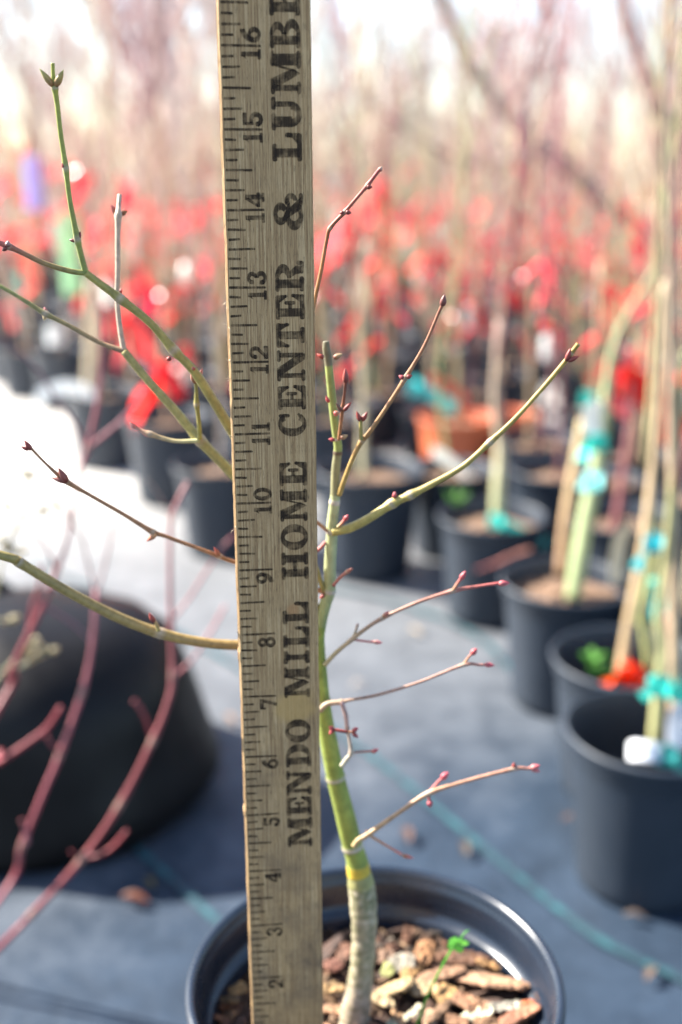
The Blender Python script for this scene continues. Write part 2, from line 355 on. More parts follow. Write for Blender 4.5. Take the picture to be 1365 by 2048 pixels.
# ------------------------------------------------------------------ pots
def pot_profile(s=1.0, ribs=True):
    # outside from the foot up, over the rim, down the inside; radius .083 height .165
    p = [(.0, 0), (.058, 0), (.062, .003)]
    for i in range(1, 13):
        z = .003+.137*i/12; p.append((.062+.014*(z/.14)+(.0006*(-1)**i if ribs else 0), z))
    p += [(.0775, .143), (.0795, .146), (.0800, .153), (.0812, .158), (.0832, .1585), (.0838, .161), (.0836, .1635), (.0822, .165), (.0803, .1645), (.0790, .162)]
    if ribs:
        z = .160
        for i in range(4): p += [(.0788-.0001*i, z-.0016), (.0770-.0001*i, z-.0030)]; z -= .0042
        p += [(.0765, .1425), (.0738, .1415), (.0728, .1400)]; z = .139
        for i in range(3): p += [(.0731-.0001*i, z-.0014), (.0714-.0001*i, z-.0028)]; z -= .0040
        p += [(.0712, .124), (.069, .08), (.060, .004), (0, .004)]
    else: p += [(.0765, .150), (.0745, .140), (.0725, .11), (.06, .004), (0, .004)]
    return [(r*s, z*s) for r, z in p]

RIMZ = .330; PC = Vector((at(750, 1955, .405).x, .405, RIMZ-.165))
# support: an upturned pot of the same kind, mostly below the frame
sup = empty('upturned_pot', (PC.x, PC.y, 0), 'black nursery pot turned upside down under the pot with the yardstick', 'pot')
mb = MB(); mb.lathe([(r, .1648-z) for r, z in pot_profile()][::-1], 64); mb.obj('pot_wall', POT, sup)
TREE = empty('potted_maple', PC, 'green-stemmed bare maple sapling growing in the black pot beside the yardstick', 'sapling')
mb = MB(); mb.lathe(pot_profile(), 128, wob=.003); mb.obj('pot', POT, TREE)
SOILZ = Ovec.z-.002
mb = MB(); n = 64; vs = [Vector((0, 0, SOILZ-PC.z))]; rings = 26
def soilh(x, y): return .0035*noise.noise(Vector((x*60, y*60, 1)))+.003*noise.noise(Vector((x*150, y*150, 4)))
for i in range(1, rings+1):
    for k in range(n):
        r = .0745*i/rings; x = r*cos(2*pi*k/n); y = r*sin(2*pi*k/n); vs.append(Vector((x, y, SOILZ-PC.z-.004+soilh(x, y))))
fs = [(0, 1+k, 1+(k+1) % n) for k in range(n)]+[(1+i*n+k, 1+i*n+(k+1) % n, 1+(i+1)*n+(k+1) % n, 1+(i+1)*n+k) for i in range(rings-1) for k in range(n)]
mb.add([v for v in vs], fs); mb.obj('soil_bed', MULCH, TREE)

# stem and branches, traced as centre lines at their own distances
def trace(pts, Y0, Y1=None):
    Y1 = Y0 if Y1 is None else Y1; n = len(pts); out = []
    for i, p in enumerate(pts):
        Y = Y0+(Y1-Y0)*i/max(1, n-1); q = at(p[0], p[1], Y); out.append((q, p[2]*depth(q)/FPX))
    return out
def stick(name, ctrl, c0, c1, parent, origin, mat=None, k=6, n=12, nodes=(), knob=1.25, wig=.04):
    pts, rad = spline(ctrl, k); m = len(pts); cols = []
    for i in range(m):
        t = i/(m-1); c = lerp(c0, c1, t); q = 1+.18*noise.noise(pts[i]*70); cols.append(tuple(x*q for x in c)); rad[i] *= 1+wig*noise.noise(pts[i]*260)
    for nd in nodes:          # nodes: swollen pale ring at control index
        j = min(m-1, int(nd*k)); rad[j] *= knob; cols[j] = lerp(cols[j], (.42, .33, .24), .45 if parent is not None and parent.name.startswith('red') else .85)
        if j+1 < m: rad[j+1] *= 1+(knob-1)*.5
        if j > 0: rad[j-1] *= 1+(knob-1)*.5
    mb = MB(); mb.tube(pts, rad, n, cols); o = mb.obj(name, mat or TWIG, parent, origin); return o
def bud_mb(mb, p, d, ln, r, c0, c1):
    d = d.normalized(); prof = [(0, .55), (.15, .9), (.35, 1.0), (.55, .85), (.75, .55), (.92, .2), (1, .03)]
    mb.tube([p+d*ln*t for t, _ in prof], [r*q for _, q in prof], 8, [lerp(c0, c1, t) for t, _ in prof])
RED0 = (.16, .035, .025); RED1 = (.42, .06, .045); PINK = (.56, .08, .10); CREAM = (.50, .38, .20)
def bud(parent, px, py, Y, ang, lpx, rpx, c0=RED0, c1=RED1, origin=None):
    """one bud: base pixel, distance, direction angle in the picture (deg, 0 = right, 90 = up)"""
    p = at(px, py, Y); k = depth(p)/FPX; d = Vector((cos(radians(ang)), random.uniform(-.25, .1), sin(radians(ang))))
    mb = MB(); bud_mb(mb, p, d, lpx*k, rpx*k, c0, c1); return mb.obj('bud', TWIG, parent, PC if origin is None else origin)
YS = .405
# trunk (grafted rootstock + green stem)
tc_ = [(706,2075,34),(708,2050,32),(714,2010,28),(722,1960,26),(727,1900,24),(729,1845,26),(726,1795,27),(722,1762,26),(718,1745,23),(714,1720,21.5),(705,1690,20),(693,1640,20),(683,1600,19),(673,1560,18.5),(661,1500,18),(652,1450,16.5),
       (645,1400,15.5),(641,1350,14),(638,1300,12.5),(638,1270,12),(644,1235,12),(652,1205,12),(659,1180,12.5),(661,1120,12),(664,1075,11.5),(665,1045,11),(669,1010,10.5),(671,985,9.5),(672,940,9),(676,905,8.5),(676,888,8.5),(672,860,8.5),(665,800,8.5),(659,740,8),(656,715,8),(653,695,8),(653,683,6.5)]
ctl = trace(tc_, YS, YS+.002)
pts, rad = spline(ctl, 10); mb = MB(); cols = []
for i, p in enumerate(pts):
    # pixel row of this point for the colour zones
    q = p-Vector((0, 0, H)); yy = 1024-FPX*(q.y*sin(PITCH)+q.z*cos(PITCH))/depth(p)
    GRN = (.25, .33, .06); PALE = (.42, .46, .23); BRK = (.42, .34, .25)
    if yy > 1768: c = lerp(BRK, (.26, .27, .13), max(0, min(1, .5+1.2*noise.noise(p*30)))); rad[i] *= 1+.06*noise.noise(p*75)+.02*noise.noise(p*160)
    elif yy > 1745: c = (.34, .33, .13)
    elif yy > 1728: c = (.62, .45, .05); rad[i] *= 1.04
    elif yy > 1250: c = lerp(GRN, (.29, .35, .07), (yy-1250)/480)
    elif yy > 990: c = lerp(PALE, (.27, .33, .13), max(0, (yy-1150)/100))
    elif yy > 905: c = (.27, .26, .13)
    elif yy > 730: c = (.28, .33, .09)
    else: c = (.18, .16, .09)
    for (ny, hw) in ((1692, 4), (1555, 3.5), (1182, 5), (1062, 5), (1004, 4), (905, 4), (878, 3), (1400, 3)):
        if abs(yy-ny) < hw: c = (.55, .48, .38) if ny != 905 else (.14, .09, .05); rad[i] *= 1.10
    cols.append(c)
# denser angular mesh with bark relief on the old wood
mb.tube(pts, rad, 28, cols)
for j, v in enumerate(mb.v):
    i = j//28
    if i < len(pts):
        q = pts[i]-Vector((0, 0, H)); yy = 1024-FPX*(q.y*sin(PITCH)+q.z*cos(PITCH))/depth(pts[i])
        if yy > 1765:
            d = (v-pts[i]); f = 1+.07*noise.noise(v*260)+.05*noise.noise(v*700); mb.v[j] = pts[i]+d*f
            g = noise.noise(v*420); mb.c[j] = lerp(mb.c[j], (.58, .50, .38) if g > 0 else (.13, .14, .06), min(1, abs(g)*1.3))
trunk = mb.obj('trunk', BARK, TREE, PC)
for (x, y, a, l, r, c0, c1) in ((668,716,25,20,6,RED0,CREAM),(648,716,150,16,5,RED0,RED1),(668,828,10,13,6,PINK,CREAM),(682,876,25,16,6,RED0,CREAM),(670,880,170,13,4.5,RED0,PINK),(658,805,110,16,4,RED1,PINK),(649,1190,215,12,4.5,RED0,RED1),(666,1172,40,8,4,RED0,PINK)):
    bud(trunk, x, y, YS-.004, a, l, r, c0, c1)
OLV = (.30, .25, .07); OLVG = (.22, .26, .06); BRN = (.33, .15, .06); RDT = (.44, .09, .085); REDB = (.42, .16, .10); GRYG = (.36,.35,.20); ORG = (.46, .26, .12); PNK = (.50, .17, .15)
def br(pts, c0, c1, Y0=YS, Y1=None, nodes=(), n=10, buds=(), name='branch', parent=None, knob=1.3, wig=.04, label=None):
    o = stick(name, trace(pts, Y0, Y1), c0, c1, parent or TREE, PC, n=n, nodes=nodes, knob=knob, wig=wig)
    if label: o['label'] = label
    for b in buds: bud(o, *b[:2], b[2] if b[2] else (Y1 or Y0), *b[3:])
    return o
# right side
b = br([(666,1064,9),(700,1056,9.5),(740,1036,9),(785,1007,9),(822,990,8),(880,960,6.5),(930,930,6),(981,884,6),(1030,838,5),(1080,783,4.8),(1125,730,5),(1143,706,4.5),(1157,688,5)], (.42,.35,.10), (.38,.24,.05), YS, .395, nodes=(3,4,7,11), buds=((1133,722,0,75,28,5.5),(1136,722,0,25,24,5.5),(981,884,.40,140,10,5.5),(789,996,.402,85,14,5,RED0,PINK)))
br([(783,1006,4),(788,996,3.5),(790,985,3)], ORG, RED1, .403, n=8, name='twig', parent=b)
o = br([(676,1055,4),(684,1047,3.5),(692,1037,3.5)], OLV, PINK, YS-.004, n=8, buds=((690,1040,0,60,14,5,RED1,PINK),))
b = br([(679,990,5.5),(690,958,5),(707,915,5),(725,880,5),(737,868,5),(770,820,4.3),(812,755,4.5),(850,690,3.5),(878,625,3.2),(887,606,3.5)], (.38,.27,.08), (.40,.14,.09), YS, .388, nodes=(3,6), buds=((885,612,0,80,24,7,RED0,(.25,.08,.06)),(808,757,.392,150,12,5,RED0,PINK),(814,755,.392,20,12,5)))
br([(723,880,4),(722,860,3.6),(722,838,3.5)], OLV, OLV, .397, n=8, name='twig', parent=b, buds=((721,842,0,110,22,5),(724,842,0,60,22,5)))
b = br([(678,880,3.5),(683,840,3.5),(686,815,4),(689,790,3),(692,762,3.2)], BRN, (.25,.08,.05), YS-.003, .392, nodes=(2,), buds=((692,766,0,92,30,6.5,RED0,RED1),(684,822,0,125,22,4,RED0,(.2,.1,.06)),(688,822,0,50,24,4.5,RED0,RED1)))
b = br([(650,1190,5),(610,1050,5),(598,900,4.5),(604,750,4.5),(625,625,4),(643,540,4),(654,480,3.8),(661,456,4),(690,424,4),(712,398,3.5),(736,370,4),(760,338,3.5)], OLV, RDT, YS, .385, nodes=(7,8,10), buds=((688,424,.388,200,10,4,RED0,RED1),(692,424,.388,-10,12,5),(734,374,.386,0,12,5),(759,342,0,60,10,5,RED1,(.5,.4,.3))))
# lower right twigs
b = br([(650,1330,5),(672,1306,4.6),(704,1279,4.5),(735,1255,4.2),(766,1236,4),(835,1205,3.6),(906,1182,4),(955,1173,3.2),(1000,1166,3)], GRYG, RDT, YS-.002, .398, nodes=(2,4,6), buds=((998,1167,0,5,22,6.5,(.4,.12,.12),PINK),(766,1234,.40,50,20,4.5,ORG,PINK)))
br([(906,1182,3.6),(916,1166,3),(923,1156,3)], ORG, PINK, .399, n=8, name='twig', parent=b, buds=((922,1158,0,62,20,6,(.45,.1,.1),PINK),))
br([(704,1279,3),(712,1262,2.4),(716,1248,3)], GRYG, (.45,.3,.25), .402, n=8, name='twig', parent=b)
br([(706,1279,2.6),(735,1283,2.4),(750,1284,3)], PNK, PNK, .402, n=8, name='twig', parent=b, buds=((748,1284,0,0,18,4.5,(.4,.25,.2),PINK),))
b = br([(640,1422,6),(655,1408,5.5),(684,1404,5),(700,1400,3.2),(755,1390,3.2),(840,1364,3),(927,1330,3.4),(960,1330,2.8),(975,1329,2.8)], (.38,.30,.20), (.36,.13,.10), YS-.006, .397, nodes=(2,6), buds=((970,1329,0,0,20,5.5,(.45,.1,.1),PINK),))
br([(927,1330,3),(938,1314,2.6),(945,1307,2.6)], ORG, RDT, .398, n=8, name='twig', parent=b, buds=((944,1308,0,55,17,6.5,(.40,.07,.06),PINK),))
b = br([(684,1532,5.5),(694,1518,5),(703,1505,4.5),(699,1475,3.6),(695,1455,4),(692,1430,4.6),(684,1406,4.4)], (.50,.48,.36), (.50,.30,.27), YS-.008, .396, nodes=(2,4))
br([(703,1505,2.6),(730,1503,2.5),(748,1502,2.6)], (.35,.22,.16), PNK, .398, n=8, name='twig', parent=b, buds=((744,1504,0,30,16,5,(.4,.15,.12),PINK),))
br([(696,1464,3.6),(685,1462,3.4),(668,1459,2.8)], RED0, RED1, .392, n=8, name='twig', parent=b, buds=((668,1460,0,135,14,5,RED0,PINK),(668,1459,0,225,14,5,RED0,PINK)))
br([(696,1464,2.8),(704,1464,2.4),(710,1464,2.4)], ORG, RED1, .392, n=8, name='twig', parent=b, buds=((706,1462,0,40,15,5,RED0,PINK),(706,1466,0,-40,15,5,RED0,PINK)))
b = br([(708,1693,6),(718,1680,5.5),(735,1670,5.5),(800,1624,4.4),(857,1587,5),(930,1563,3.8),(1027,1538,3.8),(1055,1537,3.2),(1068,1535,3)], (.42,.30,.13), (.46,.18,.14), YS-.010, .398, nodes=(4,6), buds=((1062,1536,0,25,20,6,(.5,.2,.18),PINK),(1062,1536,0,-20,20,6,(.5,.2,.18),PINK),(1028,1538,0,92,18,5,RED0,RED1),(736,1668,.396,110,10,3,BRN,BRN)))
br([(857,1587,3.5),(874,1567,3),(886,1555,3)], PNK, RDT, .399, n=8, name='twig', parent=b, buds=((884,1557,0,48,20,7,(.35,.06,.08),PINK),))
br([(857,1590,3),(859,1600,3),(860,1608,3)], PNK, RDT, .399, n=8, name='twig', parent=b, buds=((859,1602,0,-75,14,6,(.35,.06,.08),PINK),))
br([(742,1672,3),(775,1692,2.6),(806,1710,3)], ORG, PNK, .396, .392, n=8, name='twig', parent=b, nodes=(2,), buds=((806,1711,0,-10,22,4.5,BRN,(.7,.15,.15)),))
br([(668,1170,3.6),(682,1154,3.4),(696,1143,4),(704,1138,3)], (.40,.14,.12), (.36,.12,.08), YS-.004, .395, n=8, nodes=(2,))
# left side: pass behind the stick, meet the stem there
b = br([(640,1250,12),(590,1110,11),(525,965,10.5),(460,855,10.5),(420,790,10),(388,742,9.5),(348,700,9),(300,645,8.5),(240,597,8.5),(200,567,7.5),(172,546,7.5)], (.36,.28,.08), (.33,.29,.07), YS+.002, .398, nodes=(6,8))
br([(172,546,6.5),(163,512,6),(155,478,6),(140,400,5.2),(132,336,5.2),(122,270,5),(115,210,5),(110,176,6),(107,150,4),(106,126,4)], OLVG, (.38,.38,.06), .398, .394, nodes=(2,4,7), buds=((106,172,0,125,40,7,BRN,(.42,.38,.10)),(112,172,0,58,36,7.5,BRN,(.42,.38,.10)),(131,336,.396,120,12,5,RED0,RED1),(152,482,.397,170,14,4,RED0,RED0),(156,480,.397,70,18,5,RED0,RED0)), name='twig', parent=b)
br([(172,546,6),(140,542,5.5),(90,527,5.5),(50,508,5),(18,493,6),(-20,478,5)], OLVG, RDT, .398, .39, nodes=(4,), buds=((16,493,0,80,12,6,RED0,(.5,.35,.3)),(14,495,0,215,12,5,RED0,RED0)), name='twig', parent=b)
br([(386,740,4),(389,735,4)], BRN, RED1, .396, n=8, name='twig', parent=b, buds=((343,716,0,200,12,5,RED0,RED1),))
b = br([(640,1300,12),(585,1130,11),(520,1010,10.5),(460,942,11),(400,880,10),(350,820,9.5),(300,765,8.5),(248,702,8)], (.36,.32,.11), (.34,.28,.09), YS+.006, .412, nodes=(4,))
br([(248,702,6),(241,660,5.5),(235,600,5.2),(236,540,5.2),(236,480,5.2),(237,432,6.5),(238,412,4.5),(240,390,4.5)], (.46,.33,.24), (.46,.37,.27), .412, .43, nodes=(5,), buds=((234,428,0,120,22,6,BRN,PINK),(240,428,0,20,18,6,RED0,BRN),(238,590,.42,60,16,4,RED0,RED1)), name='twig', parent=b)
br([(248,702,6),(200,685,5),(140,652,4.6),(92,628,5.5),(40,595,4.3),(0,572,4.3),(-25,560,4.3)], (.28,.16,.09), OLVG, .412, .42, nodes=(3,), buds=((92,628,0,95,14,5,BRN,PINK),(92,630,0,250,12,5,CREAM,CREAM)), name='twig', parent=b)
br([(400,878,5),(398,840,4.2),(394,808,5),(393,780,3.6),(391,762,3.6)], (.36,.30,.06), OLV, .408, .405, nodes=(2,), buds=((391,766,0,100,32,7,BRN,(.45,.12,.1)),(396,764,0,70,30,6,BRN,(.45,.12,.1))), name='twig', parent=b)
br([(400,881,5),(350,882,4),(300,868,5.5),(282,860,3.4),(270,852,3)], (.45,.45,.20), PNK, .408, .41, nodes=(2,), buds=((304,870,0,160,24,7,PNK,PINK),(272,856,0,125,18,5,PNK,(.7,.2,.16))), name='twig', parent=b)
b = br([(652,1186,5.5),(560,1152,4.6),(465,1123,4.6),(440,1113,5),(400,1098,4),(330,1072,4.2),(306,1064,5.2),(250,1030,4),(180,990,3.8),(132,962,5.5),(95,930,2.8),(62,896,2.8)], (.36,.17,.07), (.30,.14,.06), YS, .392, nodes=(3,6,9), buds=((63,900,0,120,24,6,RED0,RED1),(58,900,0,150,18,4,RED0,RED1),(134,964,.393,115,34,8,RED0,(.28,.07,.05)),(134,964,.393,165,34,6,RED0,(.28,.07,.05)),(312,1068,.397,220,26,6,ORG,RED1),(440,1112,.40,120,22,4.5,BRN,RED1)))
b = br([(640,1262,12),(560,1287,10.5),(475,1290,10.5),(400,1284,10.5),(320,1266,11),(240,1236,11),(160,1196,10.5),(100,1162,10.5),(38,1124,10.5),(24,1117,9.5),(-35,1100,8.5)], (.35,.22,.08), (.31,.24,.07), YS+.001, .386, nodes=(4,8), knob=1.12)
br([(318,1262,4.5),(313,1248,3.8),(308,1240,3.6)], OLV, ORG, .392, n=8, name='twig', parent=b, buds=((309,1244,0,110,24,6,RED0,RED1),))
br([(655,1062,4),(636,1046,3.8),(600,1020,3.5)], (.40,.22,.12), BRN, YS, n=8)
br([(652,1084,3.6),(636,1100,3.6),(600,1125,3.4)], PNK, RDT, YS, n=8)

# mulch
def chip_mb(mb, c, dims, rot, col, seed):
    rnd = random.Random(seed); n = 9; vs = []; cs = []
    rings = ((-1, .45), (-.82, .8), (-.4, .97), (.1, 1.0), (.6, .85), (.88, .62), (1, .3)); M3 = Matrix.Rotation(rot[2], 3, 'Z') @ Matrix.Rotation(rot[1], 3, 'Y') @ Matrix.Rotation(rot[0], 3, 'X')
    for (t, s_) in rings:
        for k in range(n):
            a = 2*pi*k/n; q = s_*(1+rnd.uniform(-.22, .22)); v = Vector((t*dims[0]*(1+rnd.uniform(-.06, .06)), cos(a)*dims[1]*q, sin(a)*dims[2]*q)); vs.append(c+M3 @ v)
            g = rnd.uniform(.7, 1.25); cs.append(tuple(x*g for x in col))
    m_ = len(rings)
    mb.add(vs, [(i*n+k, i*n+(k+1) % n, (i+1)*n+(k+1) % n, (i+1)*n+k) for i in range(m_-1) for k in range(n)]+[tuple(range(n-1, -1, -1)), tuple((m_-1)*n+k for k in range(n))], cs)
CC = [(.17,.075,.04),(.26,.12,.06),(.09,.04,.02),(.36,.22,.12),(.07,.035,.022),(.24,.14,.08),(.15,.11,.08),(.09,.045,.03)]
mb = MB()
for i in range(900):
    r = .071*math.sqrt(random.random()); a = random.random()*2*pi; x = PC.x+r*cos(a); y = PC.y+r*sin(a); d = random.uniform(.0010, .0022) if i > 130 else random.uniform(.003, .0055)
    if r > .064 and i <= 130: d *= .6
    chip_mb(mb, Vector((x, y, SOILZ-.004+random.uniform(0, .004))), (d*random.uniform(1.4, 2.4), d, d*.35), (random.uniform(-.6, .6), random.uniform(-.6, .6), random.random()*6), random.choice(CC), i)
tag(mb.obj('fine_mulch', CHIP, smooth=False, origin=Vector((PC.x, PC.y, SOILZ))), 'fine crumbs of brown bark mulch covering the soil around the maple stem', 'mulch', kind='stuff')
# larger bark pieces, each a thing (pixel of centre, half length px, half width px, picture angle, colour, words)
BIG = [
 (985,1962,62,24,-12,(.62,.38,.28),'long pale pinkish bark slab near the right inner wall, largest piece in the pot'),
 (880,1950,45,22,8,(.40,.24,.18),'brown bark slab with a knot hole lying left of the pink slab'),
 (850,1905,20,24,70,(.55,.30,.18),'upright orange-brown bark chunk at the back of the mulch'),
 (823,1945,14,30,60,(.62,.38,.20),'narrow tan bark sliver leaning below the orange-brown chunk'),
 (803,1925,24,20,-10,(.40,.36,.33),'greyish rounded bark chip behind the tan sliver'),
 (925,1915,48,14,-12,(.22,.11,.08),'dark brown bark strip behind the pink slab'),
 (978,1928,22,12,-5,(.60,.36,.20),'small tan chip at the right end of the dark bark strip'),
 (776,1940,13,18,80,(.50,.50,.25),'small yellowish green stub standing right of the stem'),
 (790,1975,34,22,10,(.68,.50,.32),'pale splintered husk right of the maple stem'),
 (765,2000,26,18,-60,(.66,.50,.34),'cream folded husk flake at the foot of the stem'),
 (845,1975,28,16,-15,(.60,.44,.30),'flat beige flake in the middle of the mulch'),
 (893,1990,22,22,40,(.62,.40,.22),'round orange chip crossed by the dark sliver'),
 (890,2010,58,12,55,(.36,.22,.16),'long dark sliver pointing up and right in the middle'),
 (935,2005,26,20,-50,(.50,.28,.20),'reddish brown bark lump below the pink slab'),
 (968,2010,24,14,-30,(.58,.34,.24),'flat orange flake below the pink slab'),
 (1008,2012,40,10,12,(.50,.46,.42),'grey weathered wood splinter near the right wall'),
 (955,2028,30,11,16,(.78,.76,.60),'white bleached chip near the lower right'),
 (1035,2032,42,20,28,(.50,.24,.18),'red-brown chip against the right inner wall'),
 (1060,2010,14,12,0,(.70,.25,.14),'bright orange-red fragment at the right inner wall'),
 (825,2025,22,10,40,(.78,.70,.56),'small white flake left of the green seedling'),
 (860,2040,20,12,70,(.60,.40,.30),'tan chip beneath the green seedling'),
 (800,2040,24,12,-70,(.55,.34,.22),'curved brown sliver near the foot of the stem'),
 (785,2048,12,18,80,(.50,.50,.40),'small grey-green pebble-like chip in front'),
 (670,2020,34,16,5,(.58,.36,.26),'pinkish bark piece between yardstick and stem in front'),
 (665,1975,20,10,-10,(.45,.30,.18),'thin brown splinter between yardstick and stem'),
 (668,1930,18,22,60,(.34,.16,.14),'maroon bark chip between yardstick and stem at the back'),
 (690,1905,16,20,70,(.32,.17,.14),'dull maroon chip just behind the stem'),
 (770,1912,18,12,0,(.35,.22,.18),'small brown chip directly right of the stem at the back'),
 (478,1978,16,10,30,(.42,.28,.16),'small tan chip left of the yardstick'),
 (460,2000,18,10,-20,(.20,.13,.08),'dark chip at the left inner wall of the pot'),
 (1085,1990,18,8,60,(.25,.13,.10),'narrow dark sliver against the far right inner wall'),
 (910,2040,26,14,-40,(.36,.20,.14),'brown chip left of the white bleached chip'),
 (985,2050,30,12,-20,(.44,.26,.18),'brown chip in front of the white bleached chip'),
 (735,2056,26,12,10,(.46,.24,.18),'reddish chip in front of the stem foot'),
 (640,2052,26,14,-20,(.56,.33,.24),'orange-brown chip touching the front of the yardstick foot'),
]
for i, (px, py, hl, hw, ang, col, lab) in enumerate(BIG):
    p = gnd(px, py, SOILZ+.004); k = depth(p)/FPX; mb = MB(); tilt = (random.uniform(-.5, .3), random.uniform(-.3, .3))
    if hl < hw: hl, hw = hw, hl*.9
    col = (col[0]**1.2, col[1]**1.2, col[2]**1.35); chip_mb(mb, Vector((0, 0, 0)), (hl*k*1.2, hw*k*1.3, hw*k*.42), (tilt[0], tilt[1], radians(ang)*1.0), col, 900+i)
    o = mb.obj('bark_chip', CHIP, None, Vector((0, 0, 0)), smooth=True); o.location = p
    ms = o.modifiers.new('sub', 'SUBSURF'); ms.levels = 2; ms.render_levels = 3
    tx = o.modifiers.new('dis', 'DISPLACE'); t_ = bpy.data.textures.get('chipnoise') or bpy.data.textures.new('chipnoise', 'CLOUDS'); t_.noise_scale = .0028; tx.texture = t_; tx.strength = .0030; tx.texture_coords = 'GLOBAL'
    tag(o, lab, 'bark chip', 'bark chips in the pot')
# green seedling in the mulch
p0 = gnd(825, 2075, SOILZ); sd_ = empty('weed_seedling', p0, 'tiny bright green seedling with a thin stem and four leaflets, in the mulch', 'seedling')
kk = depth(p0)/FPX; YW = p0.y
stm = trace([(825,2075,3),(840,2035,3),(856,1990,2.6),(878,1945,2.3),(900,1905,2.2),(916,1885,2),(930,1866,1.6),(938,1860,1)], YW, YW+.006)
sp, sr = spline(stm, 5); mb = MB(); mb.tube(sp, sr, 8, [(.12, .42, .05)]*len(sp)); mb.obj('stem', LEAF, sd_, p0)
for (px, py, a, l, wd) in ((916,1885,150,22,10),(916,1886,20,24,14),(914,1890,-60,16,12),(905,1890,170,10,7)):
    q = at(px, py, YW+.005); k = depth(q)/FPX; d = Vector((cos(radians(a)), -.2, sin(radians(a)))).normalized(); sdv = Vector((-sin(radians(a)), -.5, cos(radians(a)))).normalized(); mb = MB(); vs = []; nn = 10
    for i in range(nn+1):
        t = i/nn; ww = wd*k*sin(pi*min(1, t*.97+.03))**.7; cpt = q+d*l*k*t+Vector((0, 0, -.0006*t)); vs += [cpt+sdv*ww, cpt+Vector((0, 0, -.0004)), cpt-sdv*ww]
    mb.add(vs, [(3*i+j, 3*i+j+1, 3*i+j+4, 3*i+j+3) for i in range(nn) for j in (0, 1)], (.16, .50, .07)); mb.obj('leaflet', LEAF, sd_, p0)

# ------------------------------------------------------------------ nursery stock behind
def pot_mesh(mat, name='pot'):
    mb = MB(); mb.lathe(pot_profile(1, False), 40); return mb.obj(name, mat)
pot_proto = pot_mesh(POTN); pot_or = pot_mesh(POT_OR)
def soil_proto():
    mb = MB(); n = 24; vs = [Vector((0, 0, .141))]
    for i in range(1, 6):
        for k in range(n):
            r = .0748*i/5; vs.append(Vector((r*cos(2*pi*k/n), r*sin(2*pi*k/n), .141+random.uniform(-.003, .004)-(.003 if i == 5 else 0))))
    mb.add(vs, [(0, 1+k, 1+(k+1) % n) for k in range(n)]+[(1+i*n+k, 1+i*n+(k+1) % n, 1+(i+1)*n+(k+1) % n, 1+(i+1)*n+k) for i in range(4) for k in range(n)]); return mb.obj('soil', SOIL)
soil_p = soil_proto()
PAL = [((.30,.28,.13),(.42,.22,.18)), ((.44,.32,.20),(.52,.30,.24)), ((.30,.34,.14),(.40,.38,.20)), ((.20,.08,.08),(.42,.16,.17)), ((.50,.42,.27),(.58,.46,.33)), ((.40,.32,.26),(.50,.32,.30))]
def crown(h, rnd, c0, c1, nb, spread, z0=.15, r0=.0055, full=1.0):
    tm = MB(); cm = MB(); lean = Vector((rnd.uniform(-.10, .10), rnd.uniform(-.10, .10), 1)); ctrl = []
    for i in range(6):
        t = i/5; ctrl.append((Vector((lean.x*h*t+.02*rnd.uniform(-1, 1)*(t > 0), lean.y*h*t+.02*rnd.uniform(-1, 1)*(t > 0), z0-.02+h*t)), r0*(1-.78*t)))
    pts, rad = spline(ctrl, 3); tm.tube(pts, rad, 6, [lerp(c0, c1, (i/len(pts))**1.5) for i in range(len(pts))])
    def limb(p, d, ln, r, lv):
        q = [p]; n = 4
        for i in range(n):
            d = (d+Vector((rnd.uniform(-.16, .16), rnd.uniform(-.16, .16), .10+rnd.uniform(-.05, .1)))).normalized(); q.append(q[-1]+d*ln/n)
        cm.tube(q, [r*(1-.6*i/n) for i in range(n+1)], 4, [lerp(lerp(c0, c1, .5), c1, i/n) for i in range(n+1)], cap=False)
        if lv > 0:
            for i in range(1, n+1):
                for s_ in range(rnd.choice((1, 1, 2))):
                    a = rnd.random()*6.28; side = Vector((cos(a), sin(a), rnd.uniform(.2, .9))).normalized(); limb(q[i], (d*1.2+side).normalized(), ln*rnd.uniform(.3, .55), r*.6, lv-1)
    for b_ in range(nb):
        t = .28+.70*b_/nb; i = int(t*(len(pts)-1)); a = rnd.random()*6.28; d = Vector((cos(a)*spread, sin(a)*spread, 1)).normalized()
        limb(pts[i], d, h*rnd.uniform(.22, .42)*(1.15-.5*t)*full, r0*.42, 1)
    return tm, cm
def ribbon(mb, p, ln, wd, ang, rnd, col, sag=.6):
    """a tail of tape from p: stiff vinyl that droops and twists"""
    d = Vector((cos(ang), sin(ang), .1)); q = Vector(p); vs = []; n = 9; tw = rnd.uniform(-.8, .8); cs = []
    for i in range(n+1):
        t = i/n; dd = Vector((d.x*(.75-.5*sag*t), d.y*(.75-.5*sag*t), -.35-1.3*t*sag)).normalized()
        a = tw*t*2+ang; w_ = Vector((-sin(a)*.5, cos(a)*.5, .7)).normalized(); w_ = (w_-dd*w_.dot(dd)).normalized()
        vs += [q+w_*wd/2, q-w_*wd/2]; cs += [col, col]; q = q+dd*ln/n
    mb.add(vs, [(2*i, 2*i+1, 2*i+3, 2*i+2) for i in range(n)], cs)
TAPES = [(.82,.045,.07),(.75,.035,.075),(.85,.10,.09),(.66,.018,.045),(.82,.10,.13)]
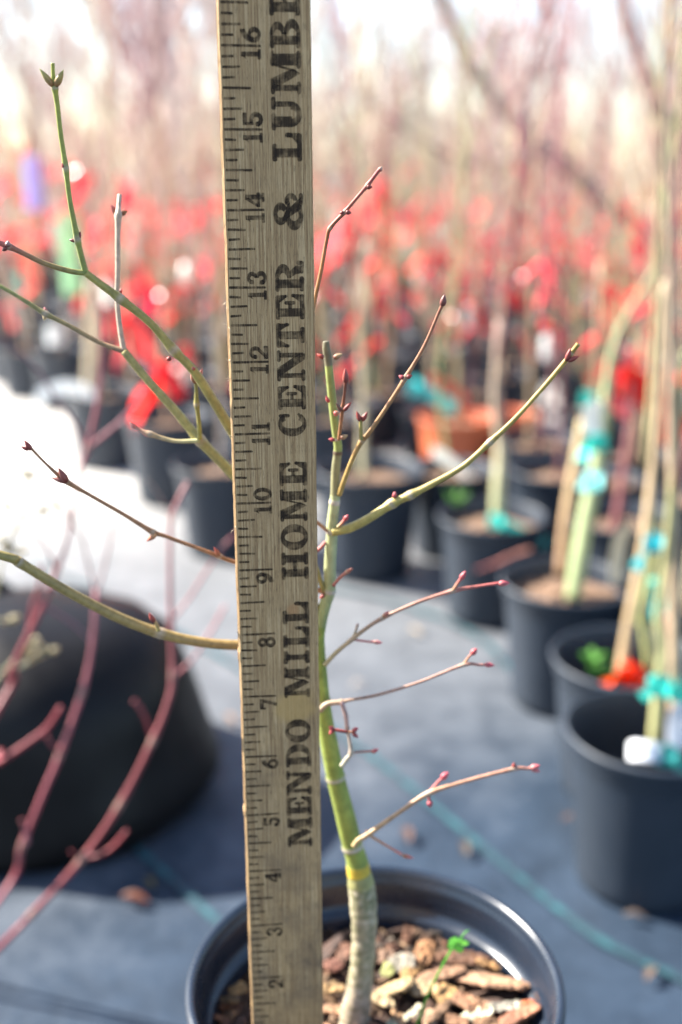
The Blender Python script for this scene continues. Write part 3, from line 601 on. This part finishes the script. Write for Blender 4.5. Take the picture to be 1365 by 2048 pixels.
def ribbon_obj(z, rnd, parent=None, col=None, big=1.0, x=0, y=0, ntail=2):
    mb = MB(); col = col or rnd.choice(TAPES)
    n = 10; r = .009; vs = []
    for k in range(n): a = 2*pi*k/n; vs += [(x+r*cos(a), y+r*sin(a), z-.012), (x+r*cos(a), y+r*sin(a), z+.012)]
    mb.add(vs, [(2*k, 2*((k+1) % n), 2*((k+1) % n)+1, 2*k+1) for k in range(n)], col)
    for t in range(ntail): ribbon(mb, (x, y, z), rnd.uniform(.09, .17)*big, rnd.uniform(.024, .038)*big, rnd.random()*6.28, rnd, col, rnd.uniform(.25, .95))
    o = mb.obj('ribbon', TAPE, parent); return o
def card_obj(p, wd, ht, rotz, tilt, col, parent=None, name='label_tag'):
    mb = MB(); vs = []; n = 6
    M3 = Matrix.Rotation(rotz, 3, 'Z') @ Matrix.Rotation(tilt, 3, 'X')
    for s_ in (0, .0006):
        for i in range(n+1):
            t = i/n; bend = .15*ht*sin(pi*t*.8)
            for sx_ in (-1, 1): vs.append(Vector(p)+M3 @ Vector((sx_*wd/2*(1 if t < .85 else .7), bend+s_, ht*t)))
    o_ = 2*(n+1)
    fs = [(2*i, 2*i+1, 2*i+3, 2*i+2) for i in range(n)]+[(o_+2*i, o_+2*i+2, o_+2*i+3, o_+2*i+1) for i in range(n)]+[(2*i, 2*i+2, o_+2*i+2, o_+2*i) for i in range(n)]+[(2*i+1, o_+2*i+1, o_+2*i+3, 2*i+3) for i in range(n)]
    mb.add(vs, fs, col); return mb.obj(name, CARD, parent)
def stake_obj(a, b, r=.0045, col=(.52, .38, .22), parent=None, name='bamboo_stake'):
    a = Vector(a); b = Vector(b); n = 12; pts = [a.lerp(b, i/n) for i in range(n+1)]; rad = [r*(1.12 if i % 4 == 2 else 1) for i in range(n+1)]
    mb = MB(); mb.tube(pts, rad, 8, [lerp(col, (.40, .30, .2), .3*(i % 2)) for i in range(n+1)]); return mb.obj(name, WOODY, parent)

protos = []
for vi in range(14):
    rnd = random.Random(100+vi); c0, c1 = PAL[vi % 6]; h = rnd.uniform(.7, 1.35)
    e = empty('potted_tree', (0, 0, -50-vi))
    a = pot_proto.copy(); COL.objects.link(a); a.parent = e
    a = soil_p.copy(); COL.objects.link(a); a.parent = e
    tm, cm = crown(h*.92, rnd, c0, c1, rnd.randint(4, 6), rnd.uniform(.25, .6), r0=rnd.uniform(.005, .0075)); tm.obj('trunk', WOODY, e); cm.obj('crown', WOODY, e)
    if vi % 3 != 1: stake_obj((.02, .01, .10), (.02+rnd.uniform(-.05, .05), .02, rnd.uniform(.6, 1.1)), parent=e)
    if vi % 7 != 6: [ribbon_obj(rnd.uniform(.24, .72), rnd, e, ntail=rnd.choice((2, 3)), big=rnd.uniform(.5, .8)) for _ in range(3)]
    if vi % 5 == 2: card_obj((.05, -.03, .13), .018, .09, rnd.uniform(-1, 1), rnd.uniform(-.3, .3), (.82, .82, .80), e)
    if vi % 6 == 3: card_obj((.0, -.012, .36), .028, .07, rnd.uniform(-1, 1), .2, (.85, .85, .82), e)
    if vi % 6 == 5: ribbon_obj(rnd.uniform(.25, .6), rnd, e, (.04, .42, .36), big=.6, ntail=1)
    protos.append(e)
def near(name, px, py, s, label, trunk=True, mat=None, deep=1.0):
    """pot with its rim centre seen at a pixel; s scales it; returns the Empty on the ground"""
    p = gnd(px, py, .165*s); e = empty(name, (p.x, p.y, 0), label, 'potted tree'); e.rotation_euler = (0, 0, 0)
    a = (mat or pot_proto).copy(); COL.objects.link(a); a.parent = e; a.scale = (s, s, s); a.rotation_euler = (0, 0, random.random()*6)
    a = soil_p.copy(); COL.objects.link(a); a.parent = e; a.scale = (s*deep**.25, s*deep**.25, s*.985*deep)
    if deep < 1: a.data = a.data.copy(); a.data.materials[0] = MULCH
    return e
used = []
def loc(e): return Vector(e.location)
def nstick(e, pts, c0, c1, Y0, Y1, name='trunk', n=8, mat=None, k=4):
    o = stick(name, trace(pts, Y0, Y1), c0, c1, e, loc(e), mat or WOODY, n=n, k=k); return o
def ntape(e, px, py, Y, ln, wd, ang, col, sag=.6, seed=1, name='ribbon', ntail=1):
    rnd = random.Random(seed); mb = MB(); p = at(px, py, Y)
    for t in range(ntail): ribbon(mb, p, ln, wd, ang+t*2.4, rnd, col, sag)
    n = 12; r = .011; vs = []
    for k in range(n): a = 2*pi*k/n; vs += [p+Vector((r*cos(a), r*sin(a), -wd*.45)), p+Vector((r*cos(a), r*sin(a), wd*.45))]
    mb.add(vs, [(2*k, 2*((k+1) % n), 2*((k+1) % n)+1, 2*k+1) for k in range(n)], col)
    return mb.obj(name, TAPE, e, loc(e))
def crown_on(e, z, h, seed, pal, nb=8, spread=.4, full=1.0, x=0, y=0):
    rnd = random.Random(seed); tm, cm = crown(h, rnd, *pal, nb, spread, z0=z, r0=.004, full=full)
    for v in tm.v+cm.v: v.x += x; v.y += y
    tm.v += []; mb = MB(); mb.v = tm.v+cm.v; mb.f = tm.f+[tuple(i+len(tm.v) for i in f) for f in cm.f]; mb.c = tm.c+cm.c
    return mb.obj('crown', WOODY, e)
TL = (.05, .50, .44); GS = (.36, .40, .16)
# B: nearest pot, lower right
e = near('potted_tree', 1307, 1455, 1.0, 'nearest background pot at the lower right, green stem tied to a stake with teal tape', deep=.62); Y = e.location.y; used.append((e.location.x, Y))
nstick(e, [(1305,1505,11),(1312,1430,11),(1318,1370,11),(1325,1300,10),(1318,1230,10),(1332,1120,9),(1345,980,8),(1360,820,7),(1370,700,6)], (.42,.40,.18), (.30,.28,.12), Y, Y+.05)
nstick(e, [(1352,1480,14),(1350,1300,14),(1347,1000,12),(1343,700,8),(1338,400,6),(1330,150,4),(1322,-60,3)], (.48,.35,.22), (.34,.26,.18), Y+.03, Y+.06, 'bamboo_stake')
ntape(e, 1318, 1372, Y-.012, .035, .014, 0, TL, .1, 3); ntape(e, 1342, 1375, Y+.02, .03, .013, 2.8, TL, .1, 8)
card_obj(tuple(at(1362, 1500, Y-.02)-loc(e)), .028, .05, .3, .1, (.80, .80, .84), e); card_obj(tuple(at(1290, 1522, Y-.05)-loc(e)), .03, .018, -.2, -.5, (.80, .82, .86), e)
ntape(e, 1330, 1510, Y-.04, .03, .014, -.2, (.05,.30,.30), .3, 9)
crown_on(e, .42, .85, 81, PAL[3], 7, .35)
# C
e = near('potted_tree', 1258, 1311, 1.0, 'second pot from the lower right, slanted bamboo stake with an orange-red tape knot', deep=.7); Y = e.location.y; used.append((e.location.x, Y))
nstick(e, [(1240,1355,12),(1262,1230,12),(1290,1080,11),(1308,930,10),(1320,780,8),(1330,560,6)], (.50,.35,.19), (.42,.31,.19), Y-.02, Y+.04, 'bamboo_stake')
nstick(e, [(1300,1340,9),(1290,1260,9),(1280,1230,9),(1300,1150,8),(1312,1080,8),(1300,980,7)], (.36,.38,.14), (.36,.34,.14), Y, Y+.03)
mbk = MB(); pk = at(1262, 1345, Y-.03)
for k in range(5): ribbon(mbk, pk, .035, .02, k*1.3, random.Random(k), (.90, .09, .015), .5)
bud_mb(mbk, pk-Vector((.012, 0, 0)), Vector((1, 0, .1)), .028, .012, (.90,.09,.015), (.90,.09,.015)); mbk.obj('ribbon', TAPE, e, loc(e))
ntape(e, 1308, 1085, Y, .035, .018, 3.5, (.06,.50,.58), .9, 5); ntape(e, 1318, 1175, Y, .06, .016, 1.2, TL, 1.0, 6)
for (px, py, l) in ((1190,1320,16),(1205,1345,14)):
    mb = MB(); p = at(px, py, Y-.03)
    for k in range(4): bud_mb(mb, p, Vector((cos(k*1.6), sin(k*1.6), .5)), .018, .005, (.08,.25,.03), (.10,.30,.04))
    mb.obj('weed', LEAF, e, loc(e))
nstick(e, [(1320,1300,8),(1335,1250,9),(1330,1230,8)], (.40,.14,.14), (.36,.16,.14), Y, Y, 'twig')
crown_on(e, .40, .8, 82, PAL[0], 7, .35)
# A
e = near('potted_tree', 1135, 1158, 1.02, 'pot with a thick pale green stem leaning right, third from the lower right edge'); Y = e.location.y; used.append((e.location.x, Y))
tr_ = nstick(e, [(1147,1200,17),(1158,1120,17),(1172,1040,16),(1188,960,15),(1205,870,14),(1213,780,9),(1226,700,7),(1250,640,6),(1285,580,5),(1330,510,4)], (.32,.38,.18), (.26,.26,.13), Y-.01, Y+.15)
nstick(e, [(1120,1150,9),(1128,1060,9),(1140,980,9),(1155,900,8),(1165,840,8)], (.42,.24,.14), (.52,.40,.20), Y+.02, Y+.08, 'bamboo_stake')
ntape(e, 1186, 962, Y-.02, .018, .020, 2.5, (.35,.80,.80), .9, 4); ntape(e, 1197, 885, Y, .032, .02, 2.8, TL, .8, 7)
card_obj(tuple(at(1187, 868, Y)-loc(e)), .028, .04, .4, .1, (.85, .86, .82), e)
card_obj(tuple(at(1235, 1165, Y-.02)-loc(e)), .024, .085, .5, .25, (.62, .58, .46), e); crown_on(e, .45, .8, 61, PAL[2], 8, .4, 1, .12, .1)
# D
e = near('potted_tree', 985, 1028, 1.0, 'pot with teal tape lying across its rim beside a short green stem'); Y = e.location.y; used.append((e.location.x, Y))
nstick(e, [(995,1050,13),(997,980,13),(1000,930,12),(1000,880,10),(990,800,7),(1000,640,6)], (.44,.46,.24), (.48,.34,.26), Y, Y+.05)
ntape(e, 992, 1042, Y-.03, .09, .017, .12, (.05,.55,.50), .02, 21); crown_on(e, .42, .7, 62, PAL[3], 8, .4)
mb = MB(); p = at(915, 1010, Y)
for k in range(5): bud_mb(mb, p, Vector((cos(k*1.4), sin(k*1.4), 1.2)), .03, .005, (.08,.22,.03), (.10,.28,.04))
mb.obj('weed', LEAF, e, loc(e))
nstick(e, [(1062,1100,5),(1030,1110,4),(985,1130,4),(955,1140,3)], (.45,.20,.14), (.30,.08,.08), Y-.14, Y-.16, 'twig')
# E
e = near('potted_tree', 738, 935, 1.12, 'pot with sunlit brown soil just right of the yardstick'); Y = e.location.y; used.append((e.location.x, Y))
nstick(e, [(728,955,8),(726,880,8),(728,780,7),(722,640,6),(735,480,5)], (.50,.46,.28), (.42,.30,.2), Y, Y+.06); crown_on(e, .45, .8, 63, PAL[4], 9, .4)
# curved white label near (910, 940) and its pot, orange pots behind
e = near('potted_tree', 900, 935, .95, 'pot with a big white curled label strip at its rim'); Y = e.location.y; used.append((e.location.x, Y))
mb = MB(); vs = []
for i in range(9): 
    t = i/8; p = at(865+88*t, 905+72*t*t*.6+30*t, Y-.06+.02*t); vs += [p+Vector((0, 0, .013)), p+Vector((0, .012, -.013))]
mb.add(vs, [(2*i, 2*i+1, 2*i+3, 2*i+2) for i in range(8)], (.86, .87, .80)); mb.obj('label_strip', CARD, e, loc(e)); crown_on(e, .15, 1.0, 64, PAL[2], 9, .4)
e = near('potted_tree', 915, 832, 1.0, 'orange plastic pot, taller of the two, holding a bare tree', mat=pot_or); Y = e.location.y; used.append((e.location.x, Y)); crown_on(e, .12, .8, 65, PAL[0], 8, .4)
ntape(e, 830, 775, Y+.02, .10, .04, .1, (.08,.50,.52), .1, 24)
e = near('potted_tree', 1012, 828, .92, 'orange plastic pot, the right one of two, half hidden by black pots', mat=pot_or); Y = e.location.y; used.append((e.location.x, Y)); crown_on(e, .12, .9, 66, PAL[5], 8, .4)
# left group
e = near('potted_tree', 440, 925, 1.0, 'black pot partly hidden by the left edge of the yardstick'); Y = e.location.y; used.append((e.location.x, Y)); crown_on(e, .14, .9, 67, PAL[5], 8, .4)
e = near('potted_tree', 335, 832, 1.08, 'black pot with a red ribbon hanging onto its rim, left of the yardstick'); Y = e.location.y; used.append((e.location.x, Y)); crown_on(e, .14, 1.0, 68, PAL[1], 9, .4)
ntape(e, 318, 740, Y-.03, .07, .035, -.3, (.80,.04,.05), .9, 31); ntape(e, 312, 780, Y-.05, .10, .045, 3.0, (.85,.03,.025), 1.2, 33)
e = near('potted_tree', 205, 783, 1.05, 'black pot with a white strap across its rim at the left end of the block'); Y = e.location.y; used.append((e.location.x, Y)); crown_on(e, .14, 1.0, 69, PAL[4], 9, .35)
nstick(e, [(178,790,11),(180,740,11),(184,640,10),(182,560,8)], (.56,.46,.30), (.5,.4,.28), Y, Y+.05, 'bamboo_stake')
mb = MB(); vs = []
for i in range(11):
    t = i/10; p = at(72+118*t, 795-22*sin(t*3), Y-.09+.03*t); vs += [p+Vector((0, 0, .014)), p+Vector((0, -.01, -.014))]
mb.add(vs, [(2*i, 2*i+1, 2*i+3, 2*i+2) for i in range(10)], (.86, .88, .84)); mb.obj('label_strip', CARD, e, loc(e))
ntape(e, 245, 640, Y+.2, .11, .05, -.2, (.82,.10,.10), .8, 35)
e = near('potted_tree', 120, 700, 1.0, 'black pot with an oval white tag, farther back on the left end'); Y = e.location.y; used.append((e.location.x, Y)); crown_on(e, .14, 1.1, 70, PAL[5], 9, .35)
card_obj(tuple(at(112, 690, Y-.05)-loc(e)), .045, .06, .3, -.2, (.86, .87, .84), e); card_obj(tuple(at(150, 590, Y-.05)-loc(e)), .06, .22, .2, .1, (.50, .80, .45), e, 'green_label')
card_obj(tuple(at(72, 420, Y-.02)-loc(e)), .05, .14, .2, .0, (.60, .48, .82), e, 'purple_label')
e = near('potted_tree', 20, 640, 1.0, 'black pot cut by the left edge of the picture'); used.append((e.location.x, e.location.y)); crown_on(e, .14, 1.1, 71, PAL[1], 9, .35)
e = near('potted_tree', 660, 830, 1.0, 'black pot peeping out behind the right edge of the yardstick'); used.append((e.location.x, e.location.y)); crown_on(e, .14, 1.1, 72, PAL[0], 9, .35)
e = near('potted_tree', 1120, 935, 1.05, 'black pot with tan soil behind the leaning green stem'); used.append((e.location.x, e.location.y)); crown_on(e, .14, 1.0, 73, PAL[3], 9, .35)
ntape(e, 1175, 800, e.location.y, .05, .03, 1, TL, .6, 41)
e = near('potted_tree', 1245, 1030, 1.0, 'black pot in shade behind the crossing stakes at right'); used.append((e.location.x, e.location.y)); crown_on(e, .14, .9, 74, PAL[3], 9, .35)
nstick(e, [(1215,1130,8),(1235,1030,9),(1250,930,8),(1262,820,7),(1250,700,6)], (.22,.07,.07), (.30,.10,.10), e.location.y-.05, e.location.y, 'stem'); ntape(e, 1255, 760, e.location.y, .12, .045, -.4, (.88,.05,.03), .6, 43)
e = near('potted_tree', 1370, 1180, 1.0, 'black pot at the right picture edge behind the upright stake'); used.append((e.location.x, e.location.y)); crown_on(e, .14, .9, 75, PAL[4], 9, .35)

# the crowded block
def inside(x, y):
    if y < 1.0: return False
    if y > 1.95 and x > -.30-(y-1.85)*.46: return x < y*.36+.55
    if y > 1.0 and x > .50: return x < y*.36+.30
    return y > 1.62 and x > .0 and x < y*.36+.3
rnd = random.Random(11); cnt = 0; y = 1.05; row = 0; spots = []
while y < 6.6:
    dx = .20 if y < 3.2 else .25; x = -3.2+(row % 2)*dx/2
    while x < 3.4:
        X = x+rnd.uniform(-.02, .02); Yy = y+rnd.uniform(-.02, .02)
        if inside(X, Yy) and all((X-a)**2+(Yy-b)**2 > .178**2 for a, b in used): spots.append((X, Yy)); used.append((X, Yy))
        x += dx
    y += (.185 if y < 3.2 else .26); row += 1
print('block pots', len(spots))
G1 = 'young trees in black pots crowding the block'
for i, (X, Yy) in enumerate(spots):
    vi = rnd.randrange(len(protos)); c = copy_tree(protos[vi]); c.location = (X, Yy, 0); c.rotation_euler = (rnd.uniform(-.02, .02), rnd.uniform(-.02, .02), rnd.random()*6.28)
    s = rnd.uniform(.92, 1.12); c.scale = (s, s, s*rnd.uniform(.85, 1.1)*(.96 if X < -.25*Yy+.3 else .82))
    red = vi % 7 != 6
    tag(c, 'red-taped bare young tree in a black pot, inside the crowded block' if red else 'bare young tree without red tape in a black pot inside the crowded block', 'potted tree', G1 if red else 'untaped young trees in the block')
for e in protos:
    for ch in list(e.children): bpy.data.objects.remove(ch)
    bpy.data.objects.remove(e)
for o in (pot_proto, pot_or, soil_p): bpy.data.objects.remove(o)

# bare trees beyond the block
def tree(x, y, h, seed, label, c0, c1, r=.05, nb=16, group='bare trees beyond the block'):
    rnd = random.Random(seed); e = empty('bare_tree', (x, y, 0), label, 'tree', group)
    tm, cm = crown(h, rnd, c0, c1, nb, .75, z0=0.02, r0=r)
    def limb(p, d, ln, rr, lv):
        q = [p]; n = 5
        for i in range(n): d = (d+Vector((rnd.uniform(-.2, .2), rnd.uniform(-.2, .2), .08))).normalized(); q.append(q[-1]+d*ln/n)
        cm.tube(q, [max(.004, rr*(1-.7*i/n)) for i in range(n+1)], 4, [c1]*(n+1), cap=False)
        if lv:
            for i in range(1, n+1):
                a = rnd.random()*6.28; limb(q[i], (d+Vector((cos(a), sin(a), rnd.uniform(0, .8)))*.8).normalized(), ln*.5, rr*.5, lv-1)
    for k in range(8):
        t = rnd.uniform(.15, .9); a = rnd.random()*6.28; limb(Vector((0, 0, h*t)), Vector((cos(a), sin(a), .8)).normalized(), h*.35, r*.3, 2)
    tm.obj('trunk', WOODY, e); cm.obj('crown', WOODY, e)
TR = [(-3.1,7.5,2.3,''),(-2.2,8.4,2.6,''),(-1.3,7.4,1.8,''),(-.5,8.2,2.0,''),(.5,7.6,1.4,''),(1.2,8.6,1.7,''),(2.4,8.0,1.5,''),(-3.6,10.5,3.6,''),(-1.5,11,3.2,''),(2.2,12,2.6,'')]
wd_ = ['leftmost bare tree behind the block','pinkish bare tree near the left edge, behind the block','short bare tree left of the yardstick top','bare tree directly behind the yardstick','low bare tree just right of the yardstick top','pale bare tree in the upper right middle','low bare tree under the leaning dark branches','distant tall tree at far left','distant tall tree left of centre','distant tree at right under the bright sky']
for i, (x, y, h, _) in enumerate(TR):
    pal = [((.42,.36,.31),(.56,.42,.38)), ((.42,.40,.38),(.54,.50,.48)), ((.44,.35,.33),(.55,.40,.40))][i % 3]
    tree(x, y, h, 300+i, wd_[i], pal[0], pal[1], r=.035+.01*(i % 3))
rs = random.Random(77)
srcs = [o for o in bpy.data.objects if o.name.startswith('bare_tree')]
for i in range(24):
    c = copy_tree(srcs[i % len(srcs)]); x_ = -3.3+7.0*i/23+rs.uniform(-.1, .1); c.location = (x_, rs.uniform(6.9, 9.5), 0); q_ = rs.uniform(.36, .56); c.scale = (q_*1.2, q_*1.2, q_); c.rotation_euler = (0, 0, rs.random()*6.28)
    tag(c, 'slender low bare tree in the hazy thicket row behind the pots', 'tree', 'slender trees in the thicket row')
# leaning dark tree at upper right
e = empty('leaning_tree', (2.35, 3.6, 0), 'dark branched tree leaning left across the bright sky at the upper right', 'tree')
Y = 3.6
nstick(e, [(1800,1000,32),(1560,760,28),(1400,590,25),(1290,480,22),(1200,390,19),(1090,300,18),(1010,220,18),(930,110,15),(880,0,14),(850,-90,12)], (.20,.16,.14), (.24,.19,.17), Y, Y+.2, 'trunk', n=10)
nstick(e, [(1560,760,16),(1440,480,18),(1365,290,17),(1300,170,15),(1250,20,14),(1220,-100,8)], (.14,.09,.09), (.18,.12,.11), Y-.1, Y, 'limb')
nstick(e, [(1090,300,9),(980,330,8),(880,300,7),(760,220,6),(700,150,5)], (.16,.12,.11), (.26,.2,.18), Y+.1, Y+.3, 'limb')
nstick(e, [(1010,220,8),(1060,150,7),(1090,60,6),(1100,-60,5)], (.18,.13,.12), (.24,.17,.15), Y+.1, Y+.2, 'limb')

# ------------------------------------------------------------------ left foreground things
e = empty('grow_bag', (-.335, 1.115, 0), 'smooth black-brown rounded mound, like a slumped bag, on the ground cloth at the left', 'bag')
mb = MB(); mb.lathe([(.150,.0),(.182,.002),(.190,.015),(.190,.04),(.185,.065),(.180,.09),(.172,.12),(.160,.15),(.142,.176),(.115,.197),(.085,.208),(.04,.214),(.0,.215)], 96)
for v in mb.v:
    a_ = atan2(v.y, v.x); v.z *= 1+.10*noise.noise(v*6)
    g = 1+.05*noise.noise(v*8)+.02*noise.noise(v*25); lip = max(0, 1-abs(a_+.25)/.7)*max(0, 1-abs(v.z-.035)/.035); g += .11*lip
    v.x *= g; v.y *= g
mb.obj('bag_skin', TUB, e)
mb = MB()     # loose folded flap of the bag's mouth on the far side
vs = []; n = 16
for i in range(n+1):
    t = i/n; x = -.16+.20*t; z = .20+.035*sin(pi*t)-.05*t+.006*sin(t*17)
    vs += [Vector((x, .03+.01*sin(t*9), z-.06)), Vector((x, .045+.012*sin(t*11), z)), Vector((x+.004, .055, z+.012*sin(pi*t)))]
mb.add(vs, [(3*i+j, 3*i+j+1, 3*i+j+4, 3*i+j+3) for i in range(n) for j in (0, 1)]); o = mb.obj('bag_flap', TUB, e); so_ = o.modifiers.new('thick', 'SOLIDIFY'); so_.thickness = .003
YR = .74; base = Vector((-.345, .42, 0))
RT = empty('red_twig_shrub', base, 'leafless red-twigged shrub reaching in from the lower left', 'shrub')
mb = MB(); mb.lathe(pot_profile(1, False), 40); mb.obj('pot', POT, RT)
mb = MB(); mb.lathe([(0, .145), (.04, .147), (.074, .142)], 24); mb.obj('soil', SOIL, RT)
RC = (.24, .028, .040); RP = (.32, .075, .09)
foot = base+Vector((.0, .0, .14))
def red(pts, Y0, Y1=None, c0=RC, c1=RP, rooted=False, name='stem', parent=None, n=8, nodes=(), mat=None):
    c0 = (c0[0]*.85, c0[1]*.62, c0[2]*.62); c1 = (c1[0]*.85, c1[1]*.62, c1[2]*.62)
    ct = trace(pts, Y0, Y1)
    ct = [(p_, r_*.66) for p_, r_ in ct]
    if rooted: ct = [(foot+Vector((random.uniform(-.02, .02), random.uniform(-.02, .02), 0)), ct[0][1]*1.2)]+ct
    return stick(name, ct, c0, c1, parent or RT, base, mat or TWIG, n=n, nodes=nodes, knob=1.25)
s1 = red([(0,1895,9.5),(65,1828,9.5),(165,1718,9.5),(240,1610,9.5),(306,1482,9),(338,1400,8.5),(346,1350,8.5),(343,1250,8),(341,1180,7),(341,1100,6.5),(344,1035,6.5),(362,992,7),(376,965,6)], YR-.05, YR+.02, rooted=True, nodes=(2,3,4,5,7,11), c1=(.42,.20,.20))
red([(306,1482,6.5),(295,1445,6),(280,1415,6),(268,1402,6.5)], YR, name='twig', parent=s1)
red([(165,1718,6),(205,1708,6.5),(232,1688,6.5),(254,1662,5.5)], YR-.03, name='twig', parent=s1)
red([(346,1355,5.5),(380,1325,5.5),(415,1275,5),(452,1210,4.5)], YR+.02, YR+.05, c0=RP, c1=(.55,.3,.3), name='twig', parent=s1)
red([(344,1240,5),(380,1195,4.5),(415,1140,4.5),(450,1090,4.5),(475,1065,4)], YR+.02, YR+.05, c0=(.4,.2,.2), c1=RP, name='twig', parent=s1)
red([(342,1035,4),(322,995,3.5),(296,958,3)], YR+.02, c0=(.3,.25,.2), c1=(.3,.28,.22), name='twig', parent=s1)
red([(150,1712,4),(142,1702,3.5)], YR-.03, name='twig', parent=s1)
s2 = red([(-5,1805,8.5),(45,1690,8.5),(90,1580,8.5),(120,1510,8.5),(165,1385,8),(185,1290,7),(192,1200,6.5),(193,1180,6.5)], YR+.0, YR+.06, rooted=True, nodes=(2,4,5), c0=(.34,.06,.09), c1=(.50,.25,.28))
red([(192,1190,5),(180,1140,4.5),(165,1080,4),(148,1050,4)], YR+.06, c0=(.4,.25,.25), c1=(.45,.4,.3), name='twig', parent=s2)
red([(193,1190,4.5),(208,1140,4),(218,1095,4),(230,1040,3)], YR+.06, c0=(.4,.25,.25), c1=(.45,.4,.35), name='twig', parent=s2)
red([(55,1688,7),(52,1660,6),(44,1640,5)], YR+.0, name='twig', parent=s2, c0=(.4,.25,.3))
red([(122,1508,5),(105,1490,5),(92,1470,4)], YR+.02, name='twig', parent=s2)
red([(-40,1560,9),(0,1525,9),(50,1490,8.5),(95,1455,8),(122,1415,7)], YR+.0, rooted=True, c0=RC, c1=(.35,.06,.08))
s3 = red([(-10,1430,10),(20,1350,10),(60,1265,10),(95,1190,9),(115,1140,8),(135,1080,6.5),(143,1040,7),(158,950,7),(176,896,8),(195,810,7),(203,730,6),(202,640,5),(185,560,4)], YR+.02, YR+.10, rooted=True, nodes=(4,5,7,9), c1=(.45,.18,.2))
red([(176,898,6),(215,865,5.5),(255,830,5),(290,780,4.5),(300,740,4)], YR+.08, c0=(.36,.08,.12), c1=(.45,.2,.25), name='twig', parent=s3)
red([(172,895,5.5),(150,845,5),(115,800,5),(75,740,4.5),(30,700,4),(-20,660,4)], YR+.08, c0=(.24,.08,.1), c1=(.2,.14,.16), name='twig', parent=s3)
red([(113,1140,6),(95,1100,5),(70,1068,4)], YR+.05, c1=(.3,.12,.1), name='twig', parent=s3)
red([(143,1042,4.5),(120,1010,4),(90,985,3)], YR+.05, c0=(.3,.2,.15), c1=(.35,.3,.2), name='twig', parent=s3)
red([(60,1265,8),(65,1215,7),(78,1180,6),(85,1130,6)], YR+.04, c0=RC, c1=RP, name='twig', parent=s3)
red([(85,1210,5),(110,1225,4),(150,1250,4),(185,1285,3)], YR+.07, c0=(.2,.08,.1), c1=(.3,.2,.25), name='twig', parent=s3)
# pale dry weed
pw = Vector((-.36, .78, 0)); W = empty('dry_weed', pw, 'pale wispy dried weed with small seed heads behind the red twigs at the left edge', 'weed')
def pale(pts, Y=.80):
    return stick('stem', trace(pts, Y), (.36,.36,.22), (.48,.44,.30), W, pw, LEAF, n=6)
mbh = MB(); rt_ = at(-60, 1500, .80)
stick('stem', [(pw+Vector((0, .02, 0)), .002), (at(-60, 1500, .80), .0017), (at(-20, 1240, .80), .0014), (at(20, 1080, .80), .0012), (at(50, 1035, .80), .001)], (.36,.36,.22), (.48,.44,.30), W, pw, LEAF, n=6)
HEADS = []
for pts in ([(50,1035,2.6),(53,990,2.2),(50,950,2)], [(50,1035,2.6),(75,1030,2.2),(100,1022,2)], [(50,1035,2.6),(30,1065,2.2),(10,1090,2)], [(20,1080,2.6),(30,1100,2.2)], [(50,1035,2.6),(20,1020,2.2),(5,1015,2)],
            [(-20,1240,4),(20,1240,3)], [(0,1350,3.5),(50,1330,3),(95,1308,3)], [(0,1350,3.5),(40,1310,3),(70,1290,3)], [(0,1350,3.5),(30,1340,3),(60,1320,3)]):
    pale(pts); HEADS.append((pts[-1][0], pts[-1][1]))
for (px, py) in HEADS:
    p = at(px, py, .80)
    mbh = MB()
    for k in range(3): bud_mb(mbh, p+Vector((random.uniform(-.004, .004), 0, random.uniform(-.004, .004))), Vector((cos(k*2), sin(k*2), .6)), .008, .0028, (.40,.38,.20), (.62,.50,.34))
    mbh.obj('seed_head', LEAF, W, pw)
stick('stem', [(pw+Vector((.01, 0, 0)), .002), (at(-60, 1480, .80), .002), (at(0, 1350, .80), .0015)], (.36,.36,.22), (.48,.44,.30), W, pw, LEAF, n=6)

# fallen leaves on the cloth
LV = [(815,1672,'small dark brown leaf on the cloth right of the lowest twig',(.20,.11,.08)),(300,1770,'yellowish leaf beside the dark rounded bag',(.18,.13,.03)),(270,1800,'orange dry leaf in front of the dark rounded bag',(.16,.045,.018)),
      (1140,1640,'brown leaf at the left foot of the nearest background pot',(.16,.10,.08)),(715,1370,'pale round leaf on the cloth right of the stem',(.50,.42,.36)),
      (930,1700,'tan flake beside the teal stripe',(.16,.12,.09)),(460,1440,'brown leaf just left of the yardstick',(.30,.18,.12)),
      (1300,1950,'light straw piece on the cloth at lower right',(.22,.15,.11)),(1270,1835,'dark leaf under the edge of the nearest background pot',(.14,.10,.08)),(830,1265,'tan leaf scrap near the far pots',(.55,.42,.28)),]
for i, (px, py, lab, col) in enumerate(LV):
    p = gnd(px, py, .0055); rnd = random.Random(i); mb = MB(); vs = []; n = 8; L_ = rnd.uniform(.009, .015); a = rnd.random()*6.28; wd2 = L_*.38
    for j in range(n+1):
        t = j/n; ww = wd2*sin(pi*min(1, .04+t*.94))**.8*(1+rnd.uniform(-.15, .15)); c = Vector((cos(a)*L_*(t-.5)*2, sin(a)*L_*(t-.5)*2, .004*sin(pi*t)))
        sdv = Vector((-sin(a), cos(a), 0)); vs += [c+sdv*ww+Vector((0, 0, .002)), c, c-sdv*ww+Vector((0, 0, .0025))]
    mb.add(vs, [(3*j+q, 3*j+q+1, 3*j+q+4, 3*j+q+3) for j in range(n) for q in (0, 1)], col); o = mb.obj('fallen_leaf', LEAF); o.location = p
    tag(o, lab, 'leaf', 'leaves fallen on the ground cloth')
